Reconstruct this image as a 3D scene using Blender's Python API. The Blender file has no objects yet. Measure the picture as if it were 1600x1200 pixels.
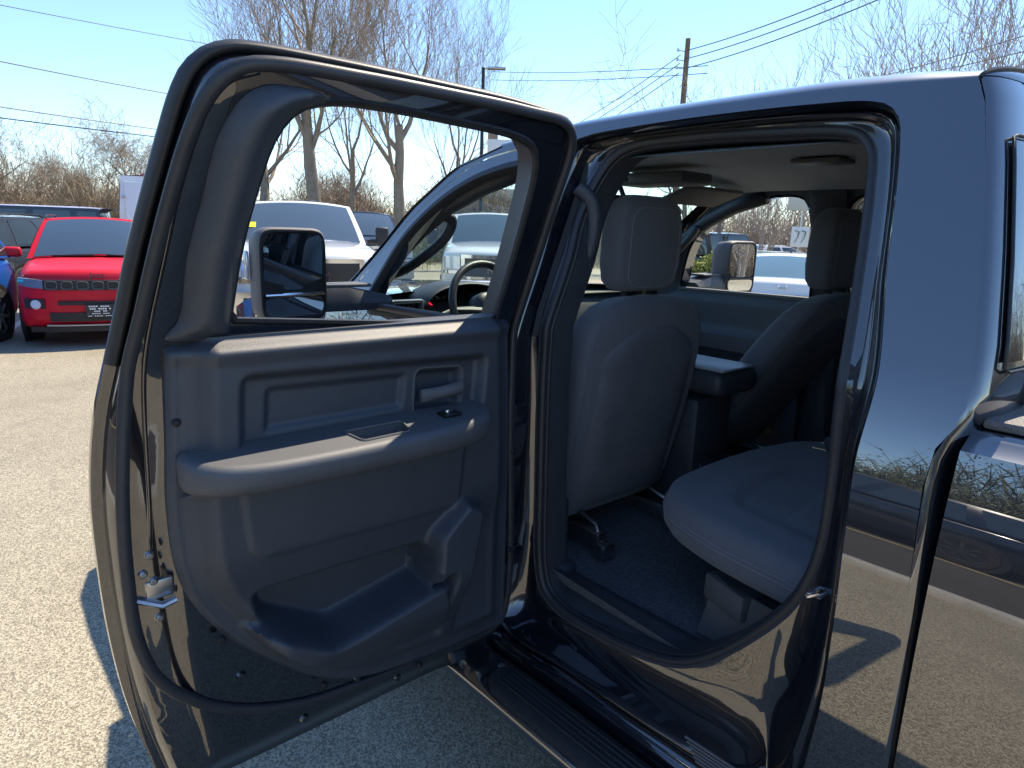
import bpy, bmesh, math, random
import numpy as np
from mathutils import Vector, Matrix
from mathutils.geometry import delaunay_2d_cdt

SC = bpy.context.scene
COL = SC.collection
R = math.radians

# ------------------------------------------------------------------ camera
cd = bpy.data.cameras.new('camera'); cam = bpy.data.objects.new('camera', cd); COL.objects.link(cam)
cd.sensor_width = 36; cd.lens = 23.70; cd.clip_start = .05; cd.clip_end = 3000
_r, _u, _f = Vector((.75706034, -.65254219, .03237809)), Vector((.12016379, .18778016, .97483295)), Vector((.64219959, .73411669, -.22057285))
CAM = Vector((-2.22225, -1.41831, 1.65))
m = Matrix((_r, _u, -_f)).transposed().to_4x4(); m.translation = CAM
cam.matrix_world = m
SC.camera = cam

# ------------------------------------------------------------------ sky, sun, exposure
SUN_AZ, SUN_EL = 77.5, 55.0        # azimuth clockwise from +Y
w = bpy.data.worlds.new('World'); SC.world = w; w.use_nodes = True
nt = w.node_tree; nt.nodes.clear()
sky = nt.nodes.new('ShaderNodeTexSky'); sky.sky_type = 'NISHITA'; sky.sun_disc = False
sky.sun_elevation = R(SUN_EL); sky.sun_rotation = R(SUN_AZ); sky.air_density = 1.0; sky.dust_density = 0.0; sky.ozone_density = 5.0
bgn = nt.nodes.new('ShaderNodeBackground'); bgn.inputs['Strength'].default_value = .125
wo = nt.nodes.new('ShaderNodeOutputWorld')
nt.links.new(sky.outputs[0], bgn.inputs[0]); nt.links.new(bgn.outputs[0], wo.inputs[0])
sl = bpy.data.lights.new('sun', 'SUN'); sl.energy = 3.8; sl.angle = R(.55); sl.color = (1, .86, .66)
so = bpy.data.objects.new('sun', sl); COL.objects.link(so)
S_DIR = Vector((math.sin(R(SUN_AZ)) * math.cos(R(SUN_EL)), math.cos(R(SUN_AZ)) * math.cos(R(SUN_EL)), math.sin(R(SUN_EL))))
so.rotation_euler = S_DIR.to_track_quat('Z', 'Y').to_euler()
so.location = (20, 10, 30)
SC.view_settings.view_transform = 'Standard'; SC.view_settings.look = 'None'
SC.view_settings.gamma = 1; SC.view_settings.use_curve_mapping = False
SC.view_settings.exposure = 1.1
SC.cycles.use_denoising = True
SC.cycles.max_bounces = 10; SC.cycles.diffuse_bounces = 4; SC.cycles.glossy_bounces = 4; SC.cycles.transparent_max_bounces = 12
SC.cycles.caustics_reflective = False; SC.cycles.caustics_refractive = False

# ------------------------------------------------------------------ materials
MATS = {}
def mat(name, col, rough=.5, metal=0., coat=0., var=.0, vscale=8., bump=0., bscale=200., spec=.5, col2=None, sheen=0., rvar=0., coatr=.03, emit=None):
    if name in MATS: return MATS[name]
    mt = bpy.data.materials.new(name); mt.use_nodes = True; n = mt.node_tree; b = n.nodes['Principled BSDF']
    b.inputs['Base Color'].default_value = (*col, 1); b.inputs['Roughness'].default_value = rough
    b.inputs['Metallic'].default_value = metal; b.inputs['Coat Weight'].default_value = coat; b.inputs['Coat Roughness'].default_value = coatr
    b.inputs['Specular IOR Level'].default_value = spec
    if sheen: b.inputs['Sheen Weight'].default_value = sheen; b.inputs['Sheen Roughness'].default_value = .5
    tc = n.nodes.new('ShaderNodeTexCoord')
    if var or col2 or rvar:
        nz = n.nodes.new('ShaderNodeTexNoise'); nz.inputs['Scale'].default_value = vscale; nz.inputs['Detail'].default_value = 6; nz.inputs['Roughness'].default_value = .65
        n.links.new(tc.outputs['Object'], nz.inputs['Vector'])
        mr = n.nodes.new('ShaderNodeMapRange'); mr.inputs['From Min'].default_value = .3; mr.inputs['From Max'].default_value = .7
        n.links.new(nz.outputs['Fac'], mr.inputs['Value'])
        if var or col2:
            mx = n.nodes.new('ShaderNodeMix'); mx.data_type = 'RGBA'
            c2 = col2 if col2 else tuple(min(1, c * (1 + var)) for c in col); c1 = col if col2 else tuple(c * (1 - var) for c in col)
            mx.inputs['A'].default_value = (*c1, 1); mx.inputs['B'].default_value = (*c2, 1)
            n.links.new(mr.outputs[0], mx.inputs['Factor']); n.links.new(mx.outputs['Result'], b.inputs['Base Color'])
        if rvar:
            m2 = n.nodes.new('ShaderNodeMapRange'); m2.inputs['To Min'].default_value = max(0, rough - rvar); m2.inputs['To Max'].default_value = rough + rvar
            n.links.new(nz.outputs['Fac'], m2.inputs['Value']); n.links.new(m2.outputs[0], b.inputs['Roughness'])
    if bump:
        bn = n.nodes.new('ShaderNodeTexNoise'); bn.inputs['Scale'].default_value = bscale; bn.inputs['Detail'].default_value = 3
        n.links.new(tc.outputs['Object'], bn.inputs['Vector'])
        bp = n.nodes.new('ShaderNodeBump'); bp.inputs['Strength'].default_value = bump; bp.inputs['Distance'].default_value = .002
        n.links.new(bn.outputs['Fac'], bp.inputs['Height']); n.links.new(bp.outputs[0], b.inputs['Normal'])
    if emit: b.inputs['Emission Color'].default_value = (*emit[0], 1); b.inputs['Emission Strength'].default_value = emit[1]
    MATS[name] = mt; return mt

def glass(name, tint, refl=1.0):
    if name in MATS: return MATS[name]
    mt = bpy.data.materials.new(name); mt.use_nodes = True; n = mt.node_tree; n.nodes.clear()
    o = n.nodes.new('ShaderNodeOutputMaterial'); t = n.nodes.new('ShaderNodeBsdfTransparent'); g = n.nodes.new('ShaderNodeBsdfGlossy')
    t.inputs[0].default_value = (*tint, 1); g.inputs['Roughness'].default_value = .01
    fr = n.nodes.new('ShaderNodeFresnel'); ge = n.nodes.new('ShaderNodeNewGeometry'); mi = n.nodes.new('ShaderNodeMapRange')
    mi.inputs['To Min'].default_value = 1.5; mi.inputs['To Max'].default_value = 1 / 1.5; n.links.new(ge.outputs['Backfacing'], mi.inputs[0]); n.links.new(mi.outputs[0], fr.inputs[0])
    mu = n.nodes.new('ShaderNodeMath'); mu.operation = 'MULTIPLY'; mu.inputs[1].default_value = refl; n.links.new(fr.outputs[0], mu.inputs[0])
    mx = n.nodes.new('ShaderNodeMixShader'); n.links.new(mu.outputs[0], mx.inputs[0]); n.links.new(t.outputs[0], mx.inputs[1]); n.links.new(g.outputs[0], mx.inputs[2])
    n.links.new(mx.outputs[0], o.inputs[0]); MATS[name] = mt; return mt

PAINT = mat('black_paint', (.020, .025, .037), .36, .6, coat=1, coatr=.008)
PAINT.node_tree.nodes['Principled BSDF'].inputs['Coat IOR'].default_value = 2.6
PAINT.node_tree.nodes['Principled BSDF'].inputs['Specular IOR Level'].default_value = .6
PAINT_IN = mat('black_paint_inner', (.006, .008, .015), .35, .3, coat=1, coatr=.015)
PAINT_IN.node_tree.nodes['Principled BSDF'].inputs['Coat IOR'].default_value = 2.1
RUBBER = mat('rubber', (.022, .023, .026), .5, var=.25, vscale=30, bump=.15, bscale=300)
SEALG = mat('seal_rubber', (.034, .036, .042), .42, var=.15, vscale=20, bump=.1, bscale=250)
PLAST = mat('trim_plastic', (.030, .038, .053), .56, var=.10, vscale=14, bump=.40, bscale=420, spec=1.0)
ARMM = mat('armrest_sunlit', (.066, .072, .084), .6, var=.1, vscale=14, bump=.25, bscale=700, spec=1.0)  # paler than the trim plastic: sunlight on the armrest put into its colour
PLAST2 = mat('trim_plastic_dark', (.045, .050, .060), .42, var=.15, vscale=10, bump=.3, bscale=800)
PLASTG = mat('trim_plastic_grey', (.12, .12, .124), .5, var=.1, vscale=10, bump=.3, bscale=800)
FABRIC = mat('seat_fabric', (.14, .15, .175), .9, var=.10, vscale=350, bump=.9, bscale=480, sheen=.25)
FABRIC2 = mat('seat_insert_fabric', (.022, .024, .028), .95, var=.45, vscale=200, bump=.8, bscale=700, sheen=.2)
VINYL = mat('seat_back_vinyl', (.155, .162, .182), .62, var=.15, vscale=12, bump=.4, bscale=600)
STITCH = mat('stitch_thread', (.30, .31, .33), .8)
CARPET = mat('carpet', (.09, .10, .12), .95, var=.6, vscale=90, bump=1., bscale=260, sheen=.1)
LINER = mat('headliner_cloth', (.44, .48, .51), .95, var=.1, vscale=40, bump=.4, bscale=700)
CHROME = mat('chrome', (.75, .76, .78), .12, 1., rvar=.05)
STEEL = mat('steel', (.45, .45, .46), .32, 1., var=.2, vscale=30)
MIRROR = mat('mirror_glass', (.82, .86, .88), .01, 1.)
DASHTOP = mat('dash_top', (.06, .062, .065), .6, var=.1, vscale=10, bump=.4, bscale=500)
GLASS_CL = glass('clear_glass', (.95, .97, .96), .8)
GLASS_WS = glass('windshield_glass', (.80, .93, .87), 1.)
GLASS_PV = glass('privacy_glass', (.10, .11, .12), 1.)
GLASS_BG = mat('car_window', (.02, .03, .035), .04, coat=1, spec=.8)
GLASS_BG2 = mat('car_window_sky_tint', (.10, .17, .19), .05, coat=1, spec=.8)  # teal sky reflection put into the glass colour
TYRE = mat('tyre_rubber', (.018, .018, .019), .8, var=.3, vscale=20, bump=.3, bscale=60)
RIM = mat('alloy_rim', (.55, .56, .58), .25, .9)
BLACKP = mat('black_plastic', (.014, .014, .016), .5, var=.2, vscale=20, bump=.2, bscale=300)
LENS = mat('lamp_lens', (.75, .8, .85), .06, .3, coat=1)
REDLENS = mat('tail_lens', (.45, .01, .02), .12, coat=1)
WHITEP = mat('white_paint', (.78, .79, .80), .25, coat=1, var=.02, vscale=3)
WHITETXT = mat('white_print', (.8, .8, .8), .6)
REDP = mat('red_paint', (.60, .008, .028), .45, .0, coat=.10, spec=.3, var=.05, vscale=2)
BLUEP = mat('blue_paint', (.015, .13, .55), .25, .3, coat=1)
GREYP = mat('charcoal_paint', (.05, .055, .062), .2, .5, coat=1)
SILVERP = mat('silver_paint', (.42, .44, .46), .25, .8, coat=1)
DARKP = mat('midnight_paint', (.010, .014, .025), .15, .3, coat=1)

# ------------------------------------------------------------------ mesh helpers
def ss(a, b, x):
    t = np.clip((x - a) / (b - a), 0, 1); return t * t * (3 - 2 * t)

def cr(pts, n=6, closed=True):
    """Catmull-Rom through the points, n samples per span"""
    P = [np.array(p, float) for p in pts]; N = len(P); out = []
    rng = range(N) if closed else range(N - 1)
    for i in rng:
        if closed: p0, p1, p2, p3 = P[i - 1], P[i], P[(i + 1) % N], P[(i + 2) % N]
        else: p0, p1, p2, p3 = P[max(i - 1, 0)], P[i], P[i + 1], P[min(i + 2, N - 1)]
        a, b, c = [max(np.linalg.norm(q - p), 1e-6) ** .5 for p, q in ((p0, p1), (p1, p2), (p2, p3))]
        m1 = (p2 - p1) if i == 0 and not closed else b * ((p1 - p0) / a - (p2 - p0) / (a + b) + (p2 - p1) / b)
        m2 = (p2 - p1) if i == N - 2 and not closed else b * ((p2 - p1) / b - (p3 - p1) / (b + c) + (p3 - p2) / c)
        for k in range(n):
            t = k / n; out.append(p1 * (2*t**3 - 3*t**2 + 1) + m1 * (t**3 - 2*t**2 + t) + p2 * (3*t**2 - 2*t**3) + m2 * (t**3 - t**2))
    if not closed: out.append(P[-1])
    return np.array(out)

def resample(pts, n, closed=True):
    P = np.array(pts, float); Q = np.vstack([P, P[:1]]) if closed else P
    d = np.r_[0, np.cumsum(np.linalg.norm(np.diff(Q, axis=0), axis=1))]
    t = np.linspace(0, d[-1], n + (1 if closed else 0)); t = t[:-1] if closed else t
    return np.stack([np.interp(t, d, Q[:, k]) for k in range(Q.shape[1])], 1)

def area(P):
    P = np.array(P); return .5 * np.sum(P[:, 0] * np.roll(P[:, 1], -1) - np.roll(P[:, 0], -1) * P[:, 1])

def inset(P, d):
    """offset a closed 2D polyline inward"""
    P = np.array(P, float); s = 1 if area(P) > 0 else -1
    a = P - np.roll(P, 1, 0); b = np.roll(P, -1, 0) - P
    na = np.stack([-a[:, 1], a[:, 0]], 1) * s; nb = np.stack([-b[:, 1], b[:, 0]], 1) * s
    na /= np.linalg.norm(na, axis=1)[:, None] + 1e-9; nb /= np.linalg.norm(nb, axis=1)[:, None] + 1e-9
    n = na + nb; n /= np.linalg.norm(n, axis=1)[:, None] + 1e-9
    c = np.clip((n * na).sum(1), .5, 1); return P + n * (d / c)[:, None]

def sdp(Q, poly):
    """signed distance to polygon, negative inside"""
    Q = np.atleast_2d(np.array(Q, float)); P = np.array(poly, float); best = np.full(len(Q), 1e9); ins = np.zeros(len(Q), bool)
    for i in range(len(P)):
        a, b = P[i - 1], P[i]; e = b - a; wv = Q - a
        t = np.clip((wv @ e) / (e @ e + 1e-12), 0, 1); best = np.minimum(best, np.linalg.norm(wv - t[:, None] * e, axis=1))
        c = (a[1] > Q[:, 1]) != (b[1] > Q[:, 1])
        with np.errstate(divide='ignore', invalid='ignore'): xi = (b[0] - a[0]) * (Q[:, 1] - a[1]) / (b[1] - a[1]) + a[0]
        ins ^= c & (Q[:, 0] < xi)
    return np.where(ins, -best, best)

def put(o, parent=None, loc=None, rot=None):
    COL.objects.link(o)
    if parent: o.parent = parent
    if loc is not None: o.location = loc
    if rot is not None: o.rotation_euler = rot
    return o
def empty(name, loc=(0, 0, 0), rz=0, label=None, cat=None, group=None):
    o = put(bpy.data.objects.new(name, None), loc=loc, rot=(0, 0, rz)); return tag(o, label, cat, group)
def tag(o, label=None, cat=None, group=None, kind=None):
    for k, v in (('label', label), ('category', cat), ('group', group), ('kind', kind)):
        if v: o[k] = v
    return o

class M:
    def __init__(s): s.v = []; s.f = []
    def add(s, V, F):
        o = len(s.v); s.v += [tuple(map(float, p)) for p in V]; s.f += [tuple(i + o for i in f) for f in F]; return s
    def box(s, c, d, r=0., seg=2, rot=None):
        bm = bmesh.new(); bmesh.ops.create_cube(bm, size=1); bmesh.ops.scale(bm, vec=d, verts=bm.verts)
        if r: bmesh.ops.bevel(bm, geom=bm.edges[:], offset=min(r, min(d) * .49), segments=seg, profile=.5, affect='EDGES')
        if rot is not None: bmesh.ops.transform(bm, matrix=rot.to_4x4() if isinstance(rot, Matrix) else rot, verts=bm.verts)
        bmesh.ops.translate(bm, vec=c, verts=bm.verts); bm.verts.index_update()
        s.add([v.co for v in bm.verts], [[v.index for v in f.verts] for f in bm.faces]); bm.free(); return s
    def loft(s, rings, closed=True, cap0=False, cap1=False, loop=False):
        n = len(rings[0]); V = [p for r_ in rings for p in r_]; F = []; K = len(rings)
        for i in range(K if loop else K - 1):
            i2 = (i + 1) % K
            for j in range(n if closed else n - 1):
                k = (j + 1) % n; F.append((i * n + j, i * n + k, i2 * n + k, i2 * n + j))
        if cap0: F.append(tuple(range(n))[::-1])
        if cap1: F.append(tuple((K - 1) * n + i for i in range(n)))
        return s.add(V, F)
    def tube(s, path, r, n=8, closed=False, flat=1., up=None, cap=True):
        P = [Vector(p) for p in path]; K = len(P); rr = r if hasattr(r, '__len__') else [r] * K; rings = []; nrm = None
        for i in range(K):
            a = P[i - 1] if (i or closed) else P[i]; b = P[(i + 1) % K] if (i < K - 1 or closed) else P[i]
            t = (b - a).normalized()
            if up is not None: x = Vector(up).cross(t); x = x.normalized() if x.length > 1e-5 else Vector((1, 0, 0)); 
            else:
                if nrm is None: q = Vector((0, 0, 1)) if abs(t.z) < .9 else Vector((1, 0, 0)); nrm = t.cross(q).normalized()
                x = (nrm - t * nrm.dot(t)).normalized(); nrm = x
            y = t.cross(x)
            rings.append([P[i] + (x * math.cos(2 * math.pi * k / n) + y * math.sin(2 * math.pi * k / n) * flat) * rr[i] for k in range(n)])
        return s.loft(rings, True, cap and not closed, cap and not closed, loop=closed)
    def fill(s, outer, holes=(), step=.05, fn=None, flip=False, grid=True):
        """triangulated sheet over a 2D polygon with holes, fn maps (N,2) -> (N,3)"""
        outer = np.array(outer, float); holes = [np.array(h, float) for h in holes]
        pts = []; ed = []
        for L in [outer] + holes:
            o = len(pts); pts += [tuple(p) for p in L]; ed += [(o + i, o + (i + 1) % len(L)) for i in range(len(L))]
        if grid:
            lo, hi = outer.min(0), outer.max(0)
            gx = np.arange(lo[0] + step * .5, hi[0], step); gy = np.arange(lo[1] + step * .5, hi[1], step)
            G = np.stack(np.meshgrid(gx, gy), -1).reshape(-1, 2); k = sdp(G, outer) < -step * .4
            for h in holes: k &= sdp(G, h) > step * .4
            pts += [tuple(p) for p in G[k]]
        r_ = delaunay_2d_cdt([Vector(p) for p in pts], ed, [], 0, 1e-7)
        V = np.array([tuple(p) for p in r_[0]]); F = np.array([tuple(f) for f in r_[2] if len(f) == 3])
        c = V[F].mean(1); k = sdp(c, outer) < 0
        for h in holes: k &= sdp(c, h) > 0
        F = F[k]
        if flip: F = F[:, ::-1]
        W = fn(V) if fn else np.c_[V, np.zeros(len(V))]
        return s.add(W, [tuple(int(i) for i in f) for f in F])
    def lathe(s, prof, c, axis='x', n=24):
        rings = []
        for k in range(n):
            a = 2 * math.pi * k / n; ca, sa = math.cos(a), math.sin(a)
            rings.append([(c[0] + h, c[1] + r_ * ca, c[2] + r_ * sa) if axis == 'x' else ((c[0] + r_ * ca, c[1] + h, c[2] + r_ * sa) if axis == 'y' else (c[0] + r_ * ca, c[1] + r_ * sa, c[2] + h)) for (r_, h) in prof])
        return s.loft(rings, False, loop=True)
    def deform(s, fn): s.v = [tuple(fn(*p)) for p in s.v]; return s
    def build(s, name, mt, parent=None, smooth=True, angle=38, loc=None, rot=None, clean=False):
        me = bpy.data.meshes.new(name); me.from_pydata(s.v, [], s.f); me.update()
        bm = bmesh.new(); bm.from_mesh(me)
        if clean: bmesh.ops.remove_doubles(bm, verts=bm.verts, dist=1e-5)
        bmesh.ops.recalc_face_normals(bm, faces=bm.faces); bm.to_mesh(me); bm.free()
        me.materials.append(mt)
        if smooth:
            me.polygons.foreach_set('use_smooth', [True] * len(me.polygons)); me.set_sharp_from_angle(angle=R(angle))
        return put(bpy.data.objects.new(name, me), parent, loc, rot)

def superring(cx, cy, a, b, z, n=28, p=4.):
    out = []
    for k in range(n):
        t = 2 * math.pi * k / n; c, s_ = math.cos(t), math.sin(t)
        out.append((cx + a * math.copysign(abs(c) ** (2 / p), c), cy + b * math.copysign(abs(s_) ** (2 / p), s_), z))
    return out
def text_mesh(name, body, size, mt, parent, loc, rot, extrude=.002):
    cu = bpy.data.curves.new(name, 'FONT'); cu.body = body; cu.size = size; cu.extrude = extrude; cu.align_x = 'CENTER'; cu.align_y = 'CENTER'
    t = bpy.data.objects.new(name, cu); me = bpy.data.meshes.new_from_object(t); bpy.data.objects.remove(t); me.name = name
    me.materials.clear(); me.materials.append(mt)
    return put(bpy.data.objects.new(name, me), parent, loc, rot)

# body side section: offset of the side skin from x=-1 at height z
def T(z):
    z = np.asarray(z, float); t = np.clip((z - .85) / .6, 0, 1)
    return np.where(z < .85, .12 * (.85 - z) ** 2, np.where(z < 1.45, .08 * t ** 3, .08 + .4 * (z - 1.45))) - .056
def T2(z): return np.maximum(T(z), 0)
def skin(wd=0., sgn=1):           # (u,z) -> cab side, u = distance behind the hinge line
    def fn(P):
        P = np.atleast_2d(P); wv = wd(P) if callable(wd) else wd
        return np.c_[sgn * (-1 + T(P[:, 1]) + wv), -P[:, 0], P[:, 1]]
    return fn
def inner(wd=0., sgn=1):
    def fn(P):
        P = np.atleast_2d(P); wv = wd(P) if callable(wd) else wd
        return np.c_[sgn * (-1 + T2(P[:, 1]) + wv), -P[:, 0], P[:, 1]]
    return fn
def dskin(wd=0.):                 # the same in the door's own frame (hinge at its origin)
    f = skin(wd); return lambda P: f(P) + np.array([1, 0, 0])
def dinner(wd=0.):
    f = inner(wd); return lambda P: f(P) + np.array([1, 0, 0])

# ------------------------------------------------------------------ ground
def asphalt(name, c1, c2, c3, grit=1.0):
    mt = bpy.data.materials.new(name); mt.use_nodes = True; n = mt.node_tree; b = n.nodes['Principled BSDF']; tc = n.nodes.new('ShaderNodeTexCoord')
    b.inputs['Roughness'].default_value = .9; b.inputs['Specular IOR Level'].default_value = .25
    def noise(sc, det, rg=.6):
        x = n.nodes.new('ShaderNodeTexNoise'); x.inputs['Scale'].default_value = sc; x.inputs['Detail'].default_value = det; x.inputs['Roughness'].default_value = rg
        n.links.new(tc.outputs['Object'], x.inputs['Vector']); return x
    big = noise(.35, 5); mid = noise(3., 4); vo = n.nodes.new('ShaderNodeTexVoronoi'); vo.inputs['Scale'].default_value = 170; n.links.new(tc.outputs['Object'], vo.inputs['Vector'])
    fine = noise(160, 2)
    r1 = n.nodes.new('ShaderNodeMapRange'); r1.inputs['From Min'].default_value = .35; r1.inputs['From Max'].default_value = .65; n.links.new(big.outputs['Fac'], r1.inputs[0])
    mx = n.nodes.new('ShaderNodeMix'); mx.data_type = 'RGBA'; mx.inputs['A'].default_value = (*c1, 1); mx.inputs['B'].default_value = (*c2, 1); n.links.new(r1.outputs[0], mx.inputs['Factor'])
    # aggregate stones: each voronoi cell its own brightness
    bw = n.nodes.new('ShaderNodeRGBToBW'); n.links.new(vo.outputs['Color'], bw.inputs[0])
    r2 = n.nodes.new('ShaderNodeMapRange'); r2.inputs['From Min'].default_value = .25; r2.inputs['From Max'].default_value = .75; r2.inputs['To Min'].default_value = 1 - .42 * grit; r2.inputs['To Max'].default_value = 1 + .40 * grit
    n.links.new(bw.outputs[0], r2.inputs[0])
    m2 = n.nodes.new('ShaderNodeMix'); m2.data_type = 'RGBA'; m2.blend_type = 'MULTIPLY'; m2.inputs['Factor'].default_value = 1
    n.links.new(mx.outputs['Result'], m2.inputs['A']); n.links.new(r2.outputs[0], m2.inputs['B'])
    r3 = n.nodes.new('ShaderNodeMapRange'); r3.inputs['From Min'].default_value = .58; r3.inputs['From Max'].default_value = .72; r3.inputs['To Max'].default_value = .5; n.links.new(mid.outputs['Fac'], r3.inputs[0])
    m3 = n.nodes.new('ShaderNodeMix'); m3.data_type = 'RGBA'; m3.inputs['B'].default_value = (*c3, 1); n.links.new(r3.outputs[0], m3.inputs['Factor']); n.links.new(m2.outputs['Result'], m3.inputs['A'])
    n.links.new(m3.outputs['Result'], b.inputs['Base Color'])
    bp = n.nodes.new('ShaderNodeBump'); bp.inputs['Strength'].default_value = .5; bp.inputs['Distance'].default_value = .006
    ad = n.nodes.new('ShaderNodeMath'); n.links.new(vo.outputs['Distance'], ad.inputs[0]); n.links.new(fine.outputs['Fac'], ad.inputs[1])
    n.links.new(ad.outputs[0], bp.inputs['Height']); n.links.new(bp.outputs[0], b.inputs['Normal']); return mt
LOT = asphalt('bleached_asphalt', (.29, .262, .20), (.375, .345, .27), (.22, .20, .16))
ROADM = asphalt('dark_asphalt', (.060, .058, .056), (.085, .08, .076), (.05, .048, .046), .6)
GRASSM = mat('dry_grass', (.16, .13, .07), .95, col2=(.10, .12, .04), vscale=.8, bump=1, bscale=40)
LINEM = mat('line_paint', (.62, .62, .60), .8, var=.25, vscale=6)
KERBM = mat('kerb_concrete', (.42, .41, .38), .85, var=.2, vscale=5, bump=.4, bscale=60)
def sheet(name, x0, x1, y0, y1, z, mt, kind='structure', sub=1):
    g = M(); g.add([(x0, y0, z), (x1, y0, z), (x1, y1, z), (x0, y1, z)], [(0, 1, 2, 3)]); o = g.build(name, mt, smooth=False); o['kind'] = kind; return o
sheet('ground', -900, 900, -900, 900, -.02, GRASSM)
sheet('parking_lot', -4.6, 24, -30, 34, 0, LOT)
sheet('road', -10.5, -4.75, -60, 60, -.004, ROADM)
k = M(); k.box((-4.675, 0, .03), (.15, 120, .12), .015); k = k.build('kerb', KERBM); k['kind'] = 'structure'
sheet('road_edge_line', -10.1, -9.98, -60, 60, .0, LINEM)
sheet('road_centre_line', -7.6, -7.5, -60, 60, .0, mat('yellow_line_paint', (.45, .38, .2), .8, var=.3))
def stall(x, y, ang, ln=5.2):
    d = Vector((-math.sin(ang), math.cos(ang), 0)); e = Vector((d.y, -d.x, 0)) * .05; a = Vector((x, y, .004)); b = a + d * ln
    g = M(); g.add([a - e, a + e, b + e, b - e], [(0, 1, 2, 3)]); o = g.build('stall_line', LINEM, smooth=False); o['kind'] = 'structure'
for x, y in ((-1.95, 8.4), (.55, 8.2), (3.0, 7.2), (5.6, 6.2)): stall(x, y, R(-14))

# ------------------------------------------------------------------ the black pickup
TR = empty('pickup_truck', (0, 0, 0), 0, 'black crew-cab pickup truck in the foreground with its rear door wide open', 'pickup truck')

# aperture and door outlines in (u,z)
A_ = [(-.018, .452), (.3, .446), (.7, .446), (.90, .452), (.945, .50), (.965, .62), (.984, .80), (.986, .95), (.984, 1.04), (.978, 1.16), (.970, 1.28), (.971, 1.42), (.952, 1.52), (.935, 1.59), (.910, 1.728), (.888, 1.83), (.872, 1.880), (.845, 1.908), (.80, 1.921), (.70, 1.927), (.454, 1.930), (.2, 1.924), (.06, 1.914), (.0, 1.896), (-.016, 1.86), (-.018, 1.6), (-.018, 1.2), (-.018, .8)]
A = resample(cr(A_, 8), 200)
Sl_ = [(.042, 1.578), (.030, 1.70), (.050, 1.80), (.085, 1.862), (.14, 1.890), (.337, 1.900), (.55, 1.894), (.708, 1.884), (.765, 1.870), (.798, 1.834), (.818, 1.761), (.845, 1.61), (.876, 1.393), (.880, 1.30), (.884, 1.188), (.880, 1.033), (.846, .905), (.76, .775), (.66, .665), (.582, .608), (.48, .573), (.303, .550), (.15, .552), (.085, .585), (.058, .66), (.043, .927), (.036, 1.22), (.040, 1.42)]
SEAL = resample(cr(Sl_, 8), 180)
Fd_ = [(-.032, .452), (-.032, 1.0), (-.032, 1.55), (-.032, 1.87), (-.055, 1.898), (-.137, 1.898), (-.301, 1.882), (-.419, 1.856), (-.556, 1.780), (-.692, 1.675), (-.785, 1.582), (-.88, 1.47), (-.95, 1.385), (-.985, 1.28), (-.99, 1.0), (-.985, .6), (-.96, .49), (-.90, .452), (-.5, .446)]
FD = resample(cr(Fd_, 8), 150)
Wf_ = [(-.055, 1.385), (-.045, 1.5), (-.05, 1.78), (-.065, 1.825), (-.11, 1.842), (-.25, 1.836), (-.42, 1.795), (-.57, 1.718), (-.69, 1.61), (-.755, 1.49), (-.79, 1.40), (-.775, 1.366), (-.6, 1.372), (-.3, 1.379)]
WF = resample(cr(Wf_, 8), 90)

# cab side skins (left with apertures, right mirrored)
SK_ = [(1.10, .38), (1.102, .77), (1.094, 1.061), (1.080, 1.266), (1.084, 1.33), (1.103, 1.367), (1.111, 1.403), (1.099, 1.496), (1.072, 1.629), (1.036, 1.783), (1.005, 1.895), (.985, 1.938), (.7, 1.950), (.4, 1.948), (.0, 1.940), (-.19, 1.922), (-.31, 1.910), (-.39, 1.888), (-.517, 1.852), (-.574, 1.816), (-.724, 1.709), (-.839, 1.578), (-.951, 1.465), (-1.03, 1.395), (-1.10, 1.36), (-1.10, .9), (-1.10, .38)]
SK = np.array(sum([[np.array(a) + (np.array(b) - np.array(a)) * t for t in np.linspace(0, 1, max(2, int(np.linalg.norm(np.array(b) - np.array(a)) / .05) + 1))[:-1]] for a, b in zip(SK_, SK_[1:] + SK_[:1])], []))
cab = M(); cab.fill(SK, [A, inset(FD, -.006)], .05, skin(0))
cab = cab.build('cab_body', PAINT, TR, angle=50)
cb2 = M(); cb2.fill(SK, [inset(A, -.002), inset(FD, -.006)], .05, skin(0, -1)); cb2.build('cab_body', PAINT, TR, angle=50)
# door rebate round the rear opening
A1 = inset(A, .005); A2 = inset(A, .014)
rb = M(); rb.loft([skin(0)(A), skin(.006)(A1), skin(.045)(A2)])
SEALo = inset(SEAL, -.012)
def matched(L1, an1, L2, an2, n=46):
    """resample two loops so that points between like corners correspond"""
    o1, o2 = [], []
    for L, an, o in ((L1, an1, o1), (L2, an2, o2)):
        ix = [int(np.argmin(np.linalg.norm(L - np.array(a), axis=1))) for a in an]
        for a, b in zip(ix, ix[1:] + ix[:1]):
            seg = np.roll(L, -a, 0)[:((b - a) % len(L)) + 1]; o.extend(resample(seg, n, False)[:-1])
    return np.array(o1), np.array(o2)
Am, Sm = matched(A2, [(-.01, .46), (.93, .48), (.96, 1.42), (.862, 1.87), (.005, 1.885)], SEALo[::-1], [(.07, .57), (.74, .73), (.888, 1.393), (.808, 1.85), (.07, 1.865)])
rr_ = []
for t, wv in zip([0, .05, .10, .16, .24, .34, .46, .58, .72, .86, 1], [.045, .037, .034, .036, .048, .068, .082, .088, .090, .091, .092]):
    P_ = Am * (1 - t) + Sm * t; k_ = t * t * (3 - 2 * t)
    rr_.append(np.c_[-1 + (1 - k_) * T(P_[:, 1]) + k_ * T2(P_[:, 1]) + wv, -P_[:, 0], P_[:, 1]])
rb.loft(rr_)
rb.build('door_rebate', PAINT_IN, cab, angle=60)
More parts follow.
